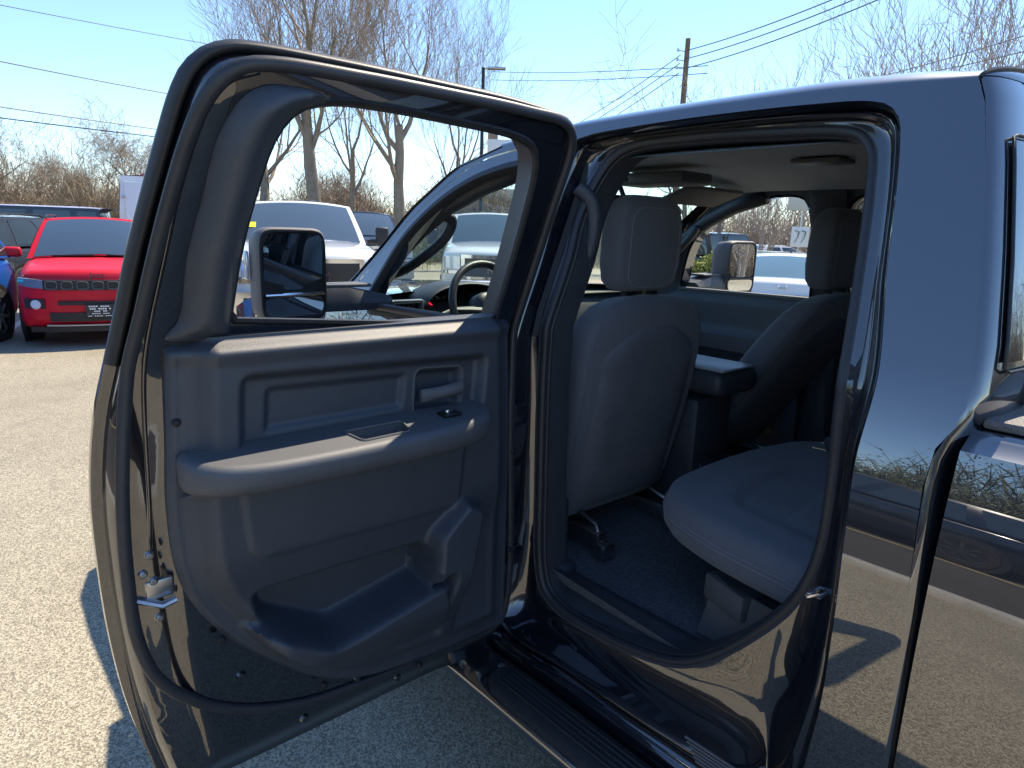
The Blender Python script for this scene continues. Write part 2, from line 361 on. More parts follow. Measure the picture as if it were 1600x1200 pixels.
sm = M(); sm.tube(inner(.104)(SEAL), .0135, 10, True, flat=.8, up=(1, 0, 0)); sm.tube(inner(.118)(inset(SEAL, .012)), .006, 6, True, up=(1, 0, 0))
sm.build('weatherstrip', SEALG, cab, angle=180)
jt = M(); jt.loft([inner(.092)(inset(SEAL, -.012)), inner(.10)(inset(SEAL, .008)), inner(.135)(inset(SEAL, .016)), inner(.20)(inset(SEAL, .018)), inner(.24)(inset(SEAL, -.02))])
jt.build('aperture_trim', PLAST2, cab)
# B pillar outside strip between the doors
bp_ = M(); bp_.fill([(-.030, .46), (-.019, .46), (-.019, 1.88), (-.030, 1.88)], [], .05, skin(.03)); bp_.build('pillar_gap_strip', RUBBER, cab)
# striker, ribbed vent plate, round grommet
st = M(); st.tube([inner(.09)([(.915, .965)])[0], inner(.045)([(.915, .965)])[0], inner(.045)([(.893, .958)])[0], inner(.09)([(.893, .958)])[0]], .006, 8)
st.build('striker', CHROME, cab)
vents = M()
for i in range(6):
    z = .505 + i * .009; vents.tube([skin(.002)([(.735 - i * .006, z)])[0], skin(.002)([(.875 - i * .002, z + .004)])[0]], .0032, 6)
vents.build('vent_ribs', PLASTG, cab)
gr = M(); gr.lathe([(.0, .0), (.008, .0), (.010, .004), (.019, .004), (.021, 0)], (0, 0, 0), 'x', 20); gr.deform(lambda x, y, z: (-x - 1.045, y - .90, z + .585)); gr.build('grommet', PLASTG, cab)

# roof, pillars, windscreen, back wall
TOPL = SK_[11:25]           # (u,z) top edge from the back to the cowl
def edge_at(y):
    us = [-p[0] for p in TOPL]; zs = [p[1] for p in TOPL]; return float(np.interp(y, us, zs))
rf = M(); rings = []; tt = np.sin(np.linspace(-math.pi / 2, math.pi / 2, 49))
for y in np.linspace(-.985, .31, 30):
    ze = edge_at(y); xe = 1 - float(T(ze)); cw = .072 * (1 - .25 * ss(-.2, .35, np.array(y))) * (1 - .25 * float(ss(-.85, -.985, np.array(y))))
    rings.append([(xe * t, y + .17 * (1 - t * t) * float(ss(-.3, .31, np.array(y))), ze + cw * (1 - abs(t) ** 3.2) ** .55) for t in tt])
rf.loft(rings, False)
# roof rolls down to the back
last = rings[0]; roll = []
for a in np.linspace(0, 1, 7):
    roll.append([(x, y - .055 * math.sin(a * 1.45) * (1 - abs(t) ** 10), z - .055 * (1 - math.cos(a * 1.45)) * (1 - abs(t) ** 6)) for (x, y, z), t in zip(last, tt)])
rf.loft(roll, False)
rf.build('roof', PAINT, cab, clean=True, angle=60)
ws_top = rings[-1]
def ws_pt(s, t):       # s up 0..1
    ye = 1.05 + (.31 - 1.05) * s; ze = edge_at(ye); xe = (1 - float(T(ze))) * .985
    yc, zc = 1.50 + (.48 - 1.50) * s, 1.375 + (1.985 - 1.375) * s - .0
    q = abs(t) ** 2.4
    return (xe * t, yc + (ye - yc) * q, zc + (ze - zc) * q)
wsg = M(); wsg.loft([[ws_pt(s, t) for t in np.linspace(-.93, .93, 31)] for s in np.linspace(.03, .93, 14)], False); wsg.build('windshield', GLASS_WS, TR)
pf = M()
for t0, t1 in ((-1.02, -.93), (.93, 1.02)): pf.loft([[np.array(ws_pt(s, t)) + np.array([0, 0, .004]) for t in np.linspace(t0, t1, 6)] for s in np.linspace(-.02, 1.0, 20)], False)
pf.loft([[np.array(ws_pt(s, t)) + np.array([0, 0, .003]) for t in np.linspace(-.97, .97, 31)] for s in (.92, .96, 1.0)], False)
pf.build('windshield_frame', PAINT, cab)
def back_y(z): return float(np.interp(z, [.4, .77, 1.061, 1.266, 1.33, 1.367, 1.403, 1.496, 1.629, 1.783, 1.905, 1.945], [-1.10, -1.10, -1.094, -1.082, -1.084, -1.103, -1.111, -1.099, -1.072, -1.036, -1.003, -.985]))
def back_pt(z, t, off=0.): 
    xe = 1 - float(T(z)); return (xe * t, back_y(z) - .045 * max(0, 1 - abs(t) ** 9) ** .5 - off, z)
bt = np.sin(np.linspace(-math.pi / 2, math.pi / 2, 41))
bw = M(); bw.loft([[back_pt(z, t) for t in bt] for z in np.linspace(.5, 1.94, 40)], False); bw.build('back_panel', PAINT, cab, angle=60)
bgl = M(); bgl.loft([[back_pt(z, t, .006) for t in np.linspace(-.955, .955, 41)] for z in np.linspace(1.47, 1.83, 10)], False); bgl.build('rear_window', GLASS_BG, TR)
gsk = M(); lp = [back_pt(z, -.96, .008) for z in np.linspace(1.462, 1.835, 10)] + [back_pt(1.838, t, .008) for t in np.linspace(-.945, .945, 21)] + [back_pt(z, .96, .008) for z in np.linspace(1.835, 1.462, 10)] + [back_pt(1.455, t, .008) for t in np.linspace(.945, -.945, 21)]
gsk.tube(lp, .0032, 6, True); gsk.tube([back_pt(1.455, -.80, .01), back_pt(1.40, -.80, .012), back_pt(1.37, -.80, .008)], .006, 6); gsk.build('window_gasket', RUBBER, cab, angle=180)
sg = M(); sg.tube([np.array(p) + np.array([0, -.002, .002]) for p in roll[2]], .004, 5); sg.build('roof_seam', RUBBER, cab)

# front door (closed), with window and mirror
fd = M(); fd.fill(FD, [WF], .05, skin(0)); fd.loft([skin(0)(FD), skin(.004)(inset(FD, -.002)), skin(.05)(inset(FD, .004))])
fd.loft([skin(0)(WF), skin(.03)(inset(WF, .006)), inner(.06)(inset(WF, .004))])
fdo = fd.build('front_door', PAINT, TR, angle=45)
WFi = inset(WF, .004)
fr_ = M(); fr_.loft([skin(-.003)(inset(WF, -.020)), skin(-.006)(inset(WF, -.012)), skin(-.006)(inset(WF, -.002)), skin(.012)(inset(WF, .010)), skin(.02)(inset(WF, .012))]); fr_.build('window_rubber', RUBBER, fdo)
bs = M(); bs.tube([skin(-.008)([(u, 1.372 + .012 * (u + .79) / .73)])[0] for u in np.linspace(-.79, -.05, 12)], .011, 8, flat=1.3); bs.build('belt_strip', SEALG, fdo)
fi = M(); fi.fill([(-.03, .6), (-.03, 1.365), (-.80, 1.36), (-.92, 1.30), (-.95, .6)], [], .04, inner(lambda P: .12 + .02 * ss(.9, 1.1, P[:, 1]))); fi.fill(inset(FD, .01), [inset(WF, -.01)], .05, inner(.07)); fi.build('inner_panel', PLAST2, fdo)
# right front and rear doors: plain skins with windows, trimmed inside
rd = M(); rd.fill(FD, [WF], .06, skin(0, -1)); rd.loft([skin(0, -1)(WF), inner(.075, -1)(inset(WF, .004))])
rdo = rd.build('passenger_front_door', PAINT, TR, angle=45)
g_ = M(); g_.fill(inset(WF, .002), [], .06, skin(.028, -1)); g_.build('window_glass', GLASS_CL, rdo)
ip = M()
POCK = [(-.72, 1.20), (-.12, 1.20), (-.12, 1.06), (-.70, 1.06)]
POC2 = [(-.80, .92), (-.10, .92), (-.12, .72), (-.78, .72)]
def hR(P):
    return .125 - .025 * ss(1.34, 1.38, P[:, 1]) * (P[:, 1] < 1.45) + .03 * ss(0, .03, -sdp(P, POCK)) + .02 * ss(0, .03, -sdp(P, POC2)) - .035 * np.exp(-((P[:, 1] - .99) / .03) ** 2)
ip.fill([(-.035, .58), (-.035, 1.385), (-.795, 1.372), (-.93, 1.30), (-.96, .58)], [], .025, inner(hR, -1))
ip.fill(inset(FD, .012), [inset(WF, -.006)], .06, inner(.078, -1)); ip.build('inner_panel', PLAST, rdo)
rail = M(); rail.tube([inner(.095, -1)([(u, 1.384 - .01 * (-u))])[0] for u in np.linspace(-.79, -.05, 10)], .016, 8, flat=.8); rail.build('window_sill_trim', PLASTG, rdo)
WR = resample(cr([(.13, 1.40), (.12, 1.6), (.13, 1.80), (.2, 1.845), (.5, 1.855), (.66, 1.84), (.73, 1.77), (.78, 1.6), (.81, 1.42), (.5, 1.40)], 8), 70)
rr = M(); rr.fill(A, [WR], .06, skin(0, -1)); rr.loft([skin(0, -1)(WR), inner(.075, -1)(inset(WR, .004))]); rro = rr.build('passenger_rear_door', PAINT, TR, angle=45)
g_ = M(); g_.fill(inset(WR, .002), [], .06, skin(.028, -1)); g_.build('window_glass', GLASS_PV, rro)
ip = M(); ip.fill(inset(A, .012), [WR], .05, inner(.10, -1)); ip.build('inner_panel', PLAST, rro)
bpi = M(); bpi.fill([(-.02, .58), (.125, .58), (.125, 1.60), (.14, 1.86), (-.02, 1.86), (-.015, 1.6)], [], .03, inner(lambda P: .135 + .03 * np.sin(np.clip((P[:, 0] + .02) / .145, 0, 1) * math.pi), -1)); bpi.build('pillar_trim', PLAST2, TR)

# tow mirrors
def mirror(sgn):
    o = M(); c = Vector((sgn * 1.325, .74, 1.49))
    rg = []
    for k, (y, s_) in enumerate(((.075, .55), (.06, .80), (.03, .95), (-.02, 1.0), (-.055, 1.0), (-.063, .965))):
        rg.append([(c.x + p[0], c.y + y + sgn * (p[0]) * .14 * sgn * -sgn, c.z + p[1]) for p in [(a * s_ + (0 if s_ == 1 else -sgn * 0), b * s_) for a, b, _ in superring(0, 0, .120, .150, 0, 40, 6.5)]])
    o.loft(rg, True, True, False)
    ob = o.build('mirror_housing', PLASTG, TR, angle=50)
    fr = M(); fr.loft([[(c.x + a * f, c.y - .055 - d + (a * f) * -sgn * .14, c.z + b * f) for a, b, _ in superring(0, 0, .120, .150, 0, 40, 6.5)] for f, d in ((.97, .004), (.95, .010), (.90, .010), (.88, .002), (.3, .0))]); fr.build('mirror_bezel', BLACKP, ob)
    for nm, z0, z1 in (('main_glass', -.052, .132), ('spot_glass', -.130, -.068)):
        g = M(); h = (z1 - z0) / 2; zc = (z0 + z1) / 2
        ring = superring(0, 0, .103, h, 0, 32, 7); tilt = (-.10 if sgn < 0 else .03) if nm == 'main_glass' else -.02
        g.loft([[(c.x + a * f, c.y - .062 + (a * f) * -sgn * .14 + (b * f) * tilt - .0, c.z + zc + b * f) for a, b, _ in ring] for f in (1, .5, .01)]); g.build(nm, MIRROR, ob)
    bar = M(); bar.tube([(c.x - .104, c.y - .066 + .104 * sgn * .14, c.z - .060), (c.x + .104, c.y - .066 - .104 * sgn * .14, c.z - .060)], .006, 8); bar.build('glass_divider', CHROME if sgn < 0 else BLACKP, ob)
    ar = M(); xo, xi = sgn * 1.22, sgn * .99
    ar.loft([[(x, y_ + k * .0, z) for (y_, z) in [(.70, 1.365), (.83, 1.365), (.85, 1.39), (.84, zt), (.72, zt), (.695, 1.39)]] for x, zt, k in ((xo, 1.445, 0), (sgn * 1.12, 1.445, 0), (sgn * 1.03, 1.43, 0), (xi, 1.42, 0), (sgn * .95, 1.41, 0))], True, True, True); ar.build('mirror_arm', PLAST2, ob)
    cv = M(); cv.box((sgn * 1.11, .77, 1.449), (.17, .10, .012), .005); cv.build('arm_cover', PLASTG, ob)
    if sgn < 0:
        sg = M(); sg.box((c.x - .126, c.y + .02, c.z + .03), (.012, .05, .09), .005); sg.build('turn_lamp', LENS, ob)
mirror(-1); mirror(1)

# hood, fenders, front end
hd = M(); rings = []
for y, hw, zt, in ((1.08, .985, 1.375), (1.3, .99, 1.365), (1.7, 1.0, 1.35), (2.15, 1.0, 1.32), (2.38, .97, 1.26), (2.46, .93, 1.12)):
    rings.append([(hw * t, y - .10 * t * t * (y > 2), zt - .05 * abs(t) ** 6 + .02 * (1 - t * t)) for t in np.linspace(-1, 1, 25)])
hd.loft(rings, False)
for sg in (-1, 1): hd.loft([[(sg * (hw + .0), y - .10 * (y > 2), z) for z in (zt - .05, zt - .12, 1.05, .8, .55)] for y, hw, zt in ((1.08, .985, 1.375), (1.3, .99, 1.365), (1.7, 1.0, 1.35), (2.15, 1.0, 1.32), (2.38, .97, 1.26), (2.46, .93, 1.12))], False)
hd.loft([[(x, 2.46 - .10 * (x / .93) ** 2, z) for x in np.linspace(-.93, .93, 15)] for z in (1.10, .9, .55)], False); hd.build('hood', PAINT, TR)
cwl = M(); cwl.fill([(-.95, 1.02), (.95, 1.02), (.95, 1.12), (0, 1.60), (-.95, 1.12)], [], .1, lambda P: np.c_[P, np.full(len(P), 1.345)]); cwl.build('cowl', BLACKP, TR)

def wheel(parent, x, y, r, wd, sgn, spokes=6, rim=RIM, nm='wheel'):
    t = M(); h = wd / 2; t.lathe([(r * .66, -h), (r * .93, -h), (r, -h * .7), (r, h * .7), (r * .93, h), (r * .66, h), (r * .6, h * .3)], (x, y, r), 'x', 32); o = t.build(nm, TYRE, parent)
    g = M(); g.lathe([(.0, 0), (r * .16, 0), (r * .18, -.02), (r * .3, -.05), (r * .55, -.05), (r * .6, -.01), (r * .67, .0)], (0, 0, 0), 'x', 28); g.deform(lambda a, b, c: (x + sgn * (h * .9 + a), y + b, r + c))
    for k in range(spokes):
        a = 2 * math.pi * k / spokes; rot = Matrix.Rotation(a, 3, 'X'); g.box((x + sgn * (h * .9 - .008), y - math.sin(a) * r * .38, r + math.cos(a) * r * .38), (.022, r * .14, r * .54), .006, 1, rot)
    g.build('rim', rim, o)
for x, sg in ((-.86, -1), (.86, 1)):
    wheel(TR, x, 1.72, .41, .28, sg); wheel(TR, x, -2.15, .41, .28, sg)

# bed
bd = M(); zz = np.linspace(.55, 1.335, 18); prof = [(-1 + float(T(z)), z) for z in zz] + [(-.985 + .003, 1.352), (-.972, 1.362), (-.94, 1.366), (-.80, 1.366), (-.785, 1.35), (-.785, .95)]
for sg in (1, -1): bd.loft([[(sg * x, y, z) for x, z in prof] for y in (-1.118, -1.124, -1.6, -2.2, -3.0, -3.12)], False)
bd.fill([(-.885, -1.13), (.885, -1.13), (.885, -3.1), (-.885, -3.1)], [], 1, lambda P: np.c_[P, np.full(len(P), .96)], grid=False)
for sg in (1, -1): bd.add([(sg * x, -1.118, z) for x, z in prof] , [tuple(range(len(prof)))])
bd.box((0, -1.14, 1.12), (1.80, .035, .42), .01); bd.box((0, -3.11, 1.05), (1.86, .05, .62), .02)
bdo = bd.build('cargo_bed', PAINT, TR, angle=45)
for sg in (1, -1):
    cp = M(); cp.box((sg * .878, -2.12, 1.374), (.17, 1.985, .018), .007); cp.build('bed_rail_cap', mat('bed_cap_plastic', (.16, .155, .155), .55, var=.4, vscale=260, bump=1, bscale=320), bdo)
ul = M(); ul.box((0, -.3, .50), (1.5, 4.6, .10), .02); ul.box((0, -1.11, .8), (1.7, .02, .7), 0); ul.build('frame_rail', BLACKP, TR)
rk = M(); rk.loft([[(x, y, z) for x, z in ((-1.030, .452), (-1.034, .43), (-1.022, .405), (-.99, .392), (-.90, .40))] for y in np.linspace(1.08, -1.09, 10)], False); rk.build('rocker_panel', PAINT, cab)

# running board: oval bar with step pad on brackets
rn = M(); rn.loft([[(-1.110 + a, y, .385 + b) for a, b, _ in superring(0, 0, .078, .038, 0, 24, 2.6)] for y in np.linspace(1.05, -1.05, 12)], True, True, True); rno = rn.build('running_board', PAINT, TR, angle=50)
for y0, y1 in ((-.13, -.75), (.85, .20)):
    pd = M(); pd.loft([[(-1.110 + a * f, y, .385 + max(b, -.01) * 1.1 + .004) for a, b, _ in superring(0, 0, .072, .038, 0, 24, 2.6)] for y, f in ((y0, .6), (y0 - .02, .9), (y0 - .05, 1), (y1 + .05, 1), (y1 + .02, .9), (y1, .6))], True, True, True); pd.build('step_pad', mat('step_pad_rubber', (.02, .021, .024), .7, bump=1, bscale=250, var=.3, vscale=80), rno)
rg_ = M()
for i in range(5): rg_.tube([(-1.142 + i * .016, -.17, .431), (-1.142 + i * .016, -.71, .431)], .003, 5)
rg_.build('pad_ribs', RUBBER, rno)
for y in (-.22, .55, -.85):
    bk = M(); bk.box((-1.02, y, .38), (.20, .07, .03), .008); bk.build('step_bracket', BLACKP, rno)

# ------------------------------------------------------------------ open rear door (built shut, turned about its hinge line)
O_ = [(-.004, .402), (.3, .394), (.7, .392), (.87, .394), (.925, .402), (.952, .435), (.972, .510), (.990, .590), (1.006, .689), (1.019, .832), (1.024, .973), (1.024, 1.106), (1.014, 1.231), (1.002, 1.31), (.986, 1.386), (.968, 1.480), (.950, 1.587), (.929, 1.684), (.905, 1.785), (.888, 1.850), (.872, 1.888), (.846, 1.916), (.812, 1.931), (.768, 1.937), (.6, 1.939), (.4, 1.937), (.204, 1.933), (.06, 1.921), (.012, 1.910), (-.004, 1.885), (-.004, 1.6), (-.004, 1.2), (-.004, .8)]
DO = resample(cr(O_, 8), 220)
Wr_ = [(.113, 1.415), (.113, 1.55), (.116, 1.68), (.126, 1.79), (.145, 1.828), (.19, 1.846), (.40, 1.859), (.55, 1.862), (.64, 1.858), (.698, 1.840), (.734, 1.796), (.762, 1.692), (.778, 1.59), (.786, 1.47), (.790, 1.415), (.5, 1.415)]
WRD = resample(cr(Wr_[:14], 8, False), 80).tolist() + [(.790, 1.415), (.6, 1.412), (.4, 1.412), (.2, 1.412)]
WRD = np.array(WRD)
TH = 89.467
dr = M()
WRO = inset(WRD, -.026)
dr.fill(DO, [WRO], .05, dskin(-.028))
dr.loft([dskin(-.028)(DO), dskin(-.018)(inset(DO, -.003)), dskin(-.004)(inset(DO, -.002)), dskin(.0)(inset(DO, .010)), dskin(.004)(inset(DO, .016)), dskin(.020)(inset(DO, .020)), dskin(.042)(inset(DO, .028)), dskin(.050)(inset(DO, .034))])
DI = inset(DO, .034)
def winn(P):
    dz = T2(P[:, 1]) - T(P[:, 1]); d = -sdp(P, DI)
    return .052 + .004 * ss(0, .03, d) + dz * ss(0, .08, d) - .045 * ss(.03, .07, -sdp(P, TPO)) * (P[:, 1] < 1.40)
TPO = [(.904, 1.44), (.912, 1.25), (.920, 1.105), (.912, .967), (.885, .885), (.827, .795), (.718, .680), (.617, .598), (.505, .552), (.3, .530), (.05, .522), (.050, .8), (.052, 1.1), (.070, 1.44)]
dr.fill(DI, [WRD], .02, dskin(winn))
dr.loft([dskin(-.028)(WRO), dskin(.005)(inset(WRD, -.018)), dinner(.055)(WRD)])
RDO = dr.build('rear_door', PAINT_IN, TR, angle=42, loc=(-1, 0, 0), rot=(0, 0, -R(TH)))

# weatherstrips of the door
low = [(.962, 1.393), (.980, 1.27), (.993, 1.13), (.997, .985), (.990, .844), (.960, .745), (.892, .661), (.807, .600), (.66, .545), (.518, .527), (.3, .515), (.08, .512), (.035, .55)]
up_ = [(.035, 1.2), (.032, 1.7), (.036, 1.86), (.07, 1.892), (.2, 1.903), (.4, 1.906), (.6, 1.906), (.75, 1.902), (.80, 1.892), (.836, 1.866), (.862, 1.825), (.880, 1.775), (.904, 1.680), (.924, 1.585), (.944, 1.478)]
DS = resample(cr(low + up_, 6), 240)
ds = M(); ds.tube(dinner(.058)(DS), .0125, 12, True, flat=.75, up=(1, 0, 0)); ds.build('door_seal', SEALG, RDO, angle=180)
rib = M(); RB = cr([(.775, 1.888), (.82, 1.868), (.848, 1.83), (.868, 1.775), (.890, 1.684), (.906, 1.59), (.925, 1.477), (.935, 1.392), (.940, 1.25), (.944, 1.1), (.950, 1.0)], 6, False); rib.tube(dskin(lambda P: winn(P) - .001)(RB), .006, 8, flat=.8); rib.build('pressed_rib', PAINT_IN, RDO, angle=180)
fs = M()   # broad flap seal on the window frame
top = np.array([q for q in inset(DO, .0) if q[1] > 1.375]); i0 = int(np.argmax(np.linalg.norm(np.diff(np.vstack([top, top[:1]]), axis=0), axis=1))); top = np.roll(top, -(i0 + 1), 0)
k_ = [i for i in range(len(top)) if not (top[i][0] < .03)]; top = top[k_]; 
if top[0][0] < top[-1][0]: top = top[::-1]
def offs(P, d):   # inward offset of an open run
    t = np.gradient(P, axis=0); t /= np.linalg.norm(t, axis=1)[:, None]; n = np.stack([-t[:, 1], t[:, 0]], 1); c = np.array([.45, 1.3]); s_ = np.sign(((c - P) * n).sum(1)); return P + n * s_[:, None] * d
rows = [(.000, -.026), (-.004, -.012), (-.004, .0), (.001, .012), (.005, .020), (.010, .023), (.015, .020), (.018, .008)]
fs.loft([dskin(w_)(offs(top, d)) for d, w_ in rows], False); fs.build('frame_flap_seal', RUBBER, RDO, angle=60)
rn_ = M(); rn_.loft([dinner(.056)(inset(WRD, -.012)), dinner(.062)(inset(WRD, -.006)), dinner(.060)(inset(WRD, .001)), dinner(.05)(inset(WRD, .003)), dinner(.03)(inset(WRD, -.006)), dskin(-.032)(inset(WRD, -.024))]); rn_.build('glass_run_channel', RUBBER, RDO)

# moulded trim panel as a relief
T_ = [(.904, 1.44), (.912, 1.25), (.920, 1.105), (.912, .967), (.885, .885), (.827, .795), (.718, .680), (.617, .598), (.505, .552), (.3, .530), (.05, .522), (.050, .8), (.052, 1.1), (.070, 1.44)]
TP = np.vstack([cr(T_[:11], 6, False), np.array(T_[11:])])
TPx = np.vstack([[(.90, 1.8)], TP, [(.075, 1.8)]])
RU = [(.790, 1.368), (.172, 1.352), (.186, 1.195), (.80, 1.195)]
RI = [(.731, 1.33), (.395, 1.322), (.405, 1.234), (.739, 1.231)]
HB = [(.37, 1.325), (.235, 1.318), (.240, 1.212), (.377, 1.220)]
LG = [(.800, 1.16), (.786, 1.0), (.763, .976), (.262, .963), (.240, 1.16)]
PK = [(.787, .898), (.36, .888), (.300, .83), (.297, .775), (.602, .715), (.770, .815)]
LIP = [(.815, .83), (.772, .822), (.612, .730), (.300, .788), (.262, .60), (.50, .575), (.64, .640), (.76, .745)]
CO = [(.348, .915), (.252, .995), (.183, .955), (.255, .590), (.322, .585), (.312, .70), (.300, .79), (.362, .745)]
def rnd(poly, r=.012, n=5):
    P = np.array(poly, float); out = []
    for i in range(len(P)):
        a, b, c = P[i - 1], P[i], P[(i + 1) % len(P)]; d1 = (a - b); d2 = (c - b); l = min(r, .45 * np.linalg.norm(d1), .45 * np.linalg.norm(d2))
        p0 = b + d1 / np.linalg.norm(d1) * l; p1 = b + d2 / np.linalg.norm(d2) * l
        for t in np.linspace(0, 1, n): out.append((1 - t) ** 2 * p0 + 2 * t * (1 - t) * b + t * t * p1)
    return np.array(out)
RU, RI, HB, LG, PK, LIP, CO = rnd(RU, .03), rnd(RI, .015), rnd(HB, .02), rnd(LG, .03), rnd(PK, .03), rnd(LIP, .03), rnd(CO, .02)
def htrim(P):
    d = -sdp(P, TPx); z = P[:, 1]
    h = .070 + .014 * ss(0, .010, d) + .004 * ss(.022, .030, d) + .036 * ss(.032, .080, d)
    h -= .046 * ss(1.404, 1.436, z) ** 1.3
    h -= .030 * ss(0, .022, -sdp(P, RU)); h -= .012 * ss(0, .014, -sdp(P, RI)); h -= .028 * ss(0, .016, -sdp(P, HB))
    h += .005 * ss(-.003, .004, -sdp(P, LG)); h -= .022 * ss(1.0, .86, z) * ss(.0, .10, d)
    pk = ss(-.004, .030, -sdp(P, PK)); h = h * (1 - pk) + .030 * pk
    lp_ = ss(0, .022, -sdp(P, LIP)); h = h * (1 - lp_) + np.maximum(h, (.156 - .068 * ss(.72, .58, z)) - .05 * ss(.72, .82, P[:, 0])) * lp_
    co = ss(0, .024, -sdp(P, CO)); h = h * (1 - co) + np.maximum(h, .165 - .055 * ss(.80, .60, z)) * co
    return h
tp = M(); tp.fill(TP, [], .0055, dinner(htrim)); tp.loft([dinner(.03)(TP), dinner(lambda P: htrim(P))(TP)])
tp.build('trim_panel', PLAST, RDO, angle=65)
# window-frame trim on the rear edge of the window
FT_ = [(.904, 1.437), (.880, 1.475), (.871, 1.591), (.852, 1.687), (.832, 1.788), (.798, 1.848), (.764, 1.869), (.72, 1.874), (.672, 1.872), (.646, 1.862), (.700, 1.841), (.736, 1.797), (.764, 1.692), (.781, 1.59), (.788, 1.468), (.790, 1.437)]
FT = resample(cr(FT_, 6), 120)
ft = M(); ft.fill(FT, [], .012, dinner(lambda P: .060 + .012 * ss(0, .006, -sdp(P, FT)) + .024 * ss(.006, .035, -sdp(P, FT)))); ft.loft([dinner(.03)(FT), dinner(.060)(FT)]); ft.build('window_frame_trim', PLAST, RDO, angle=60)
# armrest with pull cup
AR = resample(cr([(.905, .095), (.904, .125), (.890, .165), (.855, .198), (.79, .219), (.68, .229), (.52, .231), (.37, .226), (.28, .212), (.215, .185), (.182, .145), (.175, .095)], 6, False), 80, False)
CUP = rnd([(.585, .140), (.440, .140), (.450, .198), (.570, .200)], .012)
zt = lambda P: 1.226 - .13 * (P[:, 1] - .10) - .006 * (P[:, 0] - .5)
ARx = np.vstack([[(.906, .02)], AR, [(.174, .02)]])
def ring_at(P, z): return np.c_[P[:, 1], -P[:, 0], np.full(len(P), z) if np.isscalar(z) else z]
def ar_in(d): return inset(ARx, d)[1:-1]
ar = M(); ar.fill(ar_in(.020), [CUP], .012, lambda P: np.c_[P[:, 1], -P[:, 0], zt(P)])
cen = np.array([.53, .11]); rows = []
for a_ in np.linspace(0, math.pi / 2, 8):
    Q = ar_in(.020 * (1 - math.sin(a_))); rows.append(ring_at(Q, zt(ar_in(.020)) - .020 * (1 - math.cos(a_))))
rows += [ring_at(AR, 1.178), ring_at(AR + (cen - AR) * np.array([.003, .03]), 1.162), ring_at(AR + (cen - AR) * np.array([.015, .14]), 1.152), ring_at(AR + (cen - AR) * np.array([.05, .5]), 1.142), ring_at(np.c_[AR[:, 0], np.full(len(AR), .09)], 1.13)]
ar.loft(rows, False)
ar.loft([ring_at(CUP, zt(CUP)), ring_at(CUP, 1.165), ring_at(np.array([CUP.mean(0)] * len(CUP)) * .3 + CUP * .7, 1.155)], True, False, True)
aro = ar.build('armrest', ARMM, RDO, angle=60, clean=True)
cr_ = M(); cr_.tube(ring_at(CUP, zt(CUP) + .001), .003, 6, True); cr_.build('pull_cup_rim', PLASTG, RDO)
# inside handle, switch, latch, screws
hl = M(); hl.loft([[(w_, -u, z + dz) for (w_, dz) in ((.108, -.015), (.112, -.013), (.116 + b, -.004), (.116 + b, .006), (.110, .016), (.102, .016), (.098, 0))] for u, z, b in ((.365, 1.262, -.006), (.33, 1.262, .001), (.29, 1.264, .004), (.25, 1.268, .002), (.245, 1.268, 0))], True, True, True)
hl.build('door_handle', PLASTG, RDO, angle=50)
hb2 = M(); hb2.tube([(.094, -u, z) for u, z in inset(HB, -.004)], .0035, 6, True); hb2.build('handle_bezel', PLASTG, RDO)
sw = M(); sw.box((.155, -.315, 1.224), (.035, .05, .006), .002); sw.build('window_switch_plate', BLACKP, RDO)
s2 = M(); s2.box((.155, -.320, 1.230), (.018, .022, .012), .004); s2.build('window_switch', CHROME, RDO)
lt = M(); lt.tube([dinner(.052)([(.985, .93)])[0], dinner(.066)([(.968, .925)])[0], dinner(.075)([(.945, .915)])[0], dinner(.075)([(.92, .92)])[0]], .010, 8, flat=.7); lt.box(tuple(dinner(.062)([(.945, .945)])[0]), (.01, .05, .04), .004); lt.build('door_latch', STEEL, RDO)
for i, (u, z) in enumerate(((.972, .985), (.955, .965), (.95, .885), (.958, 1.02))):
    c = dinner(.066)([(u, z)])[0]; q = M(); q.lathe([(.0, .005), (.005, .005), (.008, .002), (.009, -.004)], tuple(c), 'x', 10); q.build('screw', STEEL, RDO)
for i, (u, z) in enumerate(((.896, 1.28), (.842, .80), (.62, .588), (.35, .522), (.03, 1.05), (.03, .75))):
    c = dinner(.084 if u > .1 else .066)([(u, z)])[0]; q = M(); q.lathe([(.0, .006), (.004, .006), (.008, .002), (.009, -.004)], tuple(c), 'x', 10); q.build('clip', BLACKP, RDO)
for u, z in ((.80, .68), (.52, .545), (.66, .50), (.40, .49)):
    c = dskin(lambda P: winn(P) + .002)([(u, z)])[0]; q = M(); q.lathe([(.0, .006), (.008, .005), (.012, -.002)], tuple(c), 'x', 12); q.build('drain_plug', PAINT_IN, RDO)
for z in (.72, 1.15):
    hg = M(); hg.box((.03, -.0, z), (.07, .05, .06), .008); hg.tube([(.0, .012, z - .05), (.0, .012, z + .05)], .011, 10); hg.build('hinge', PAINT_IN, RDO)

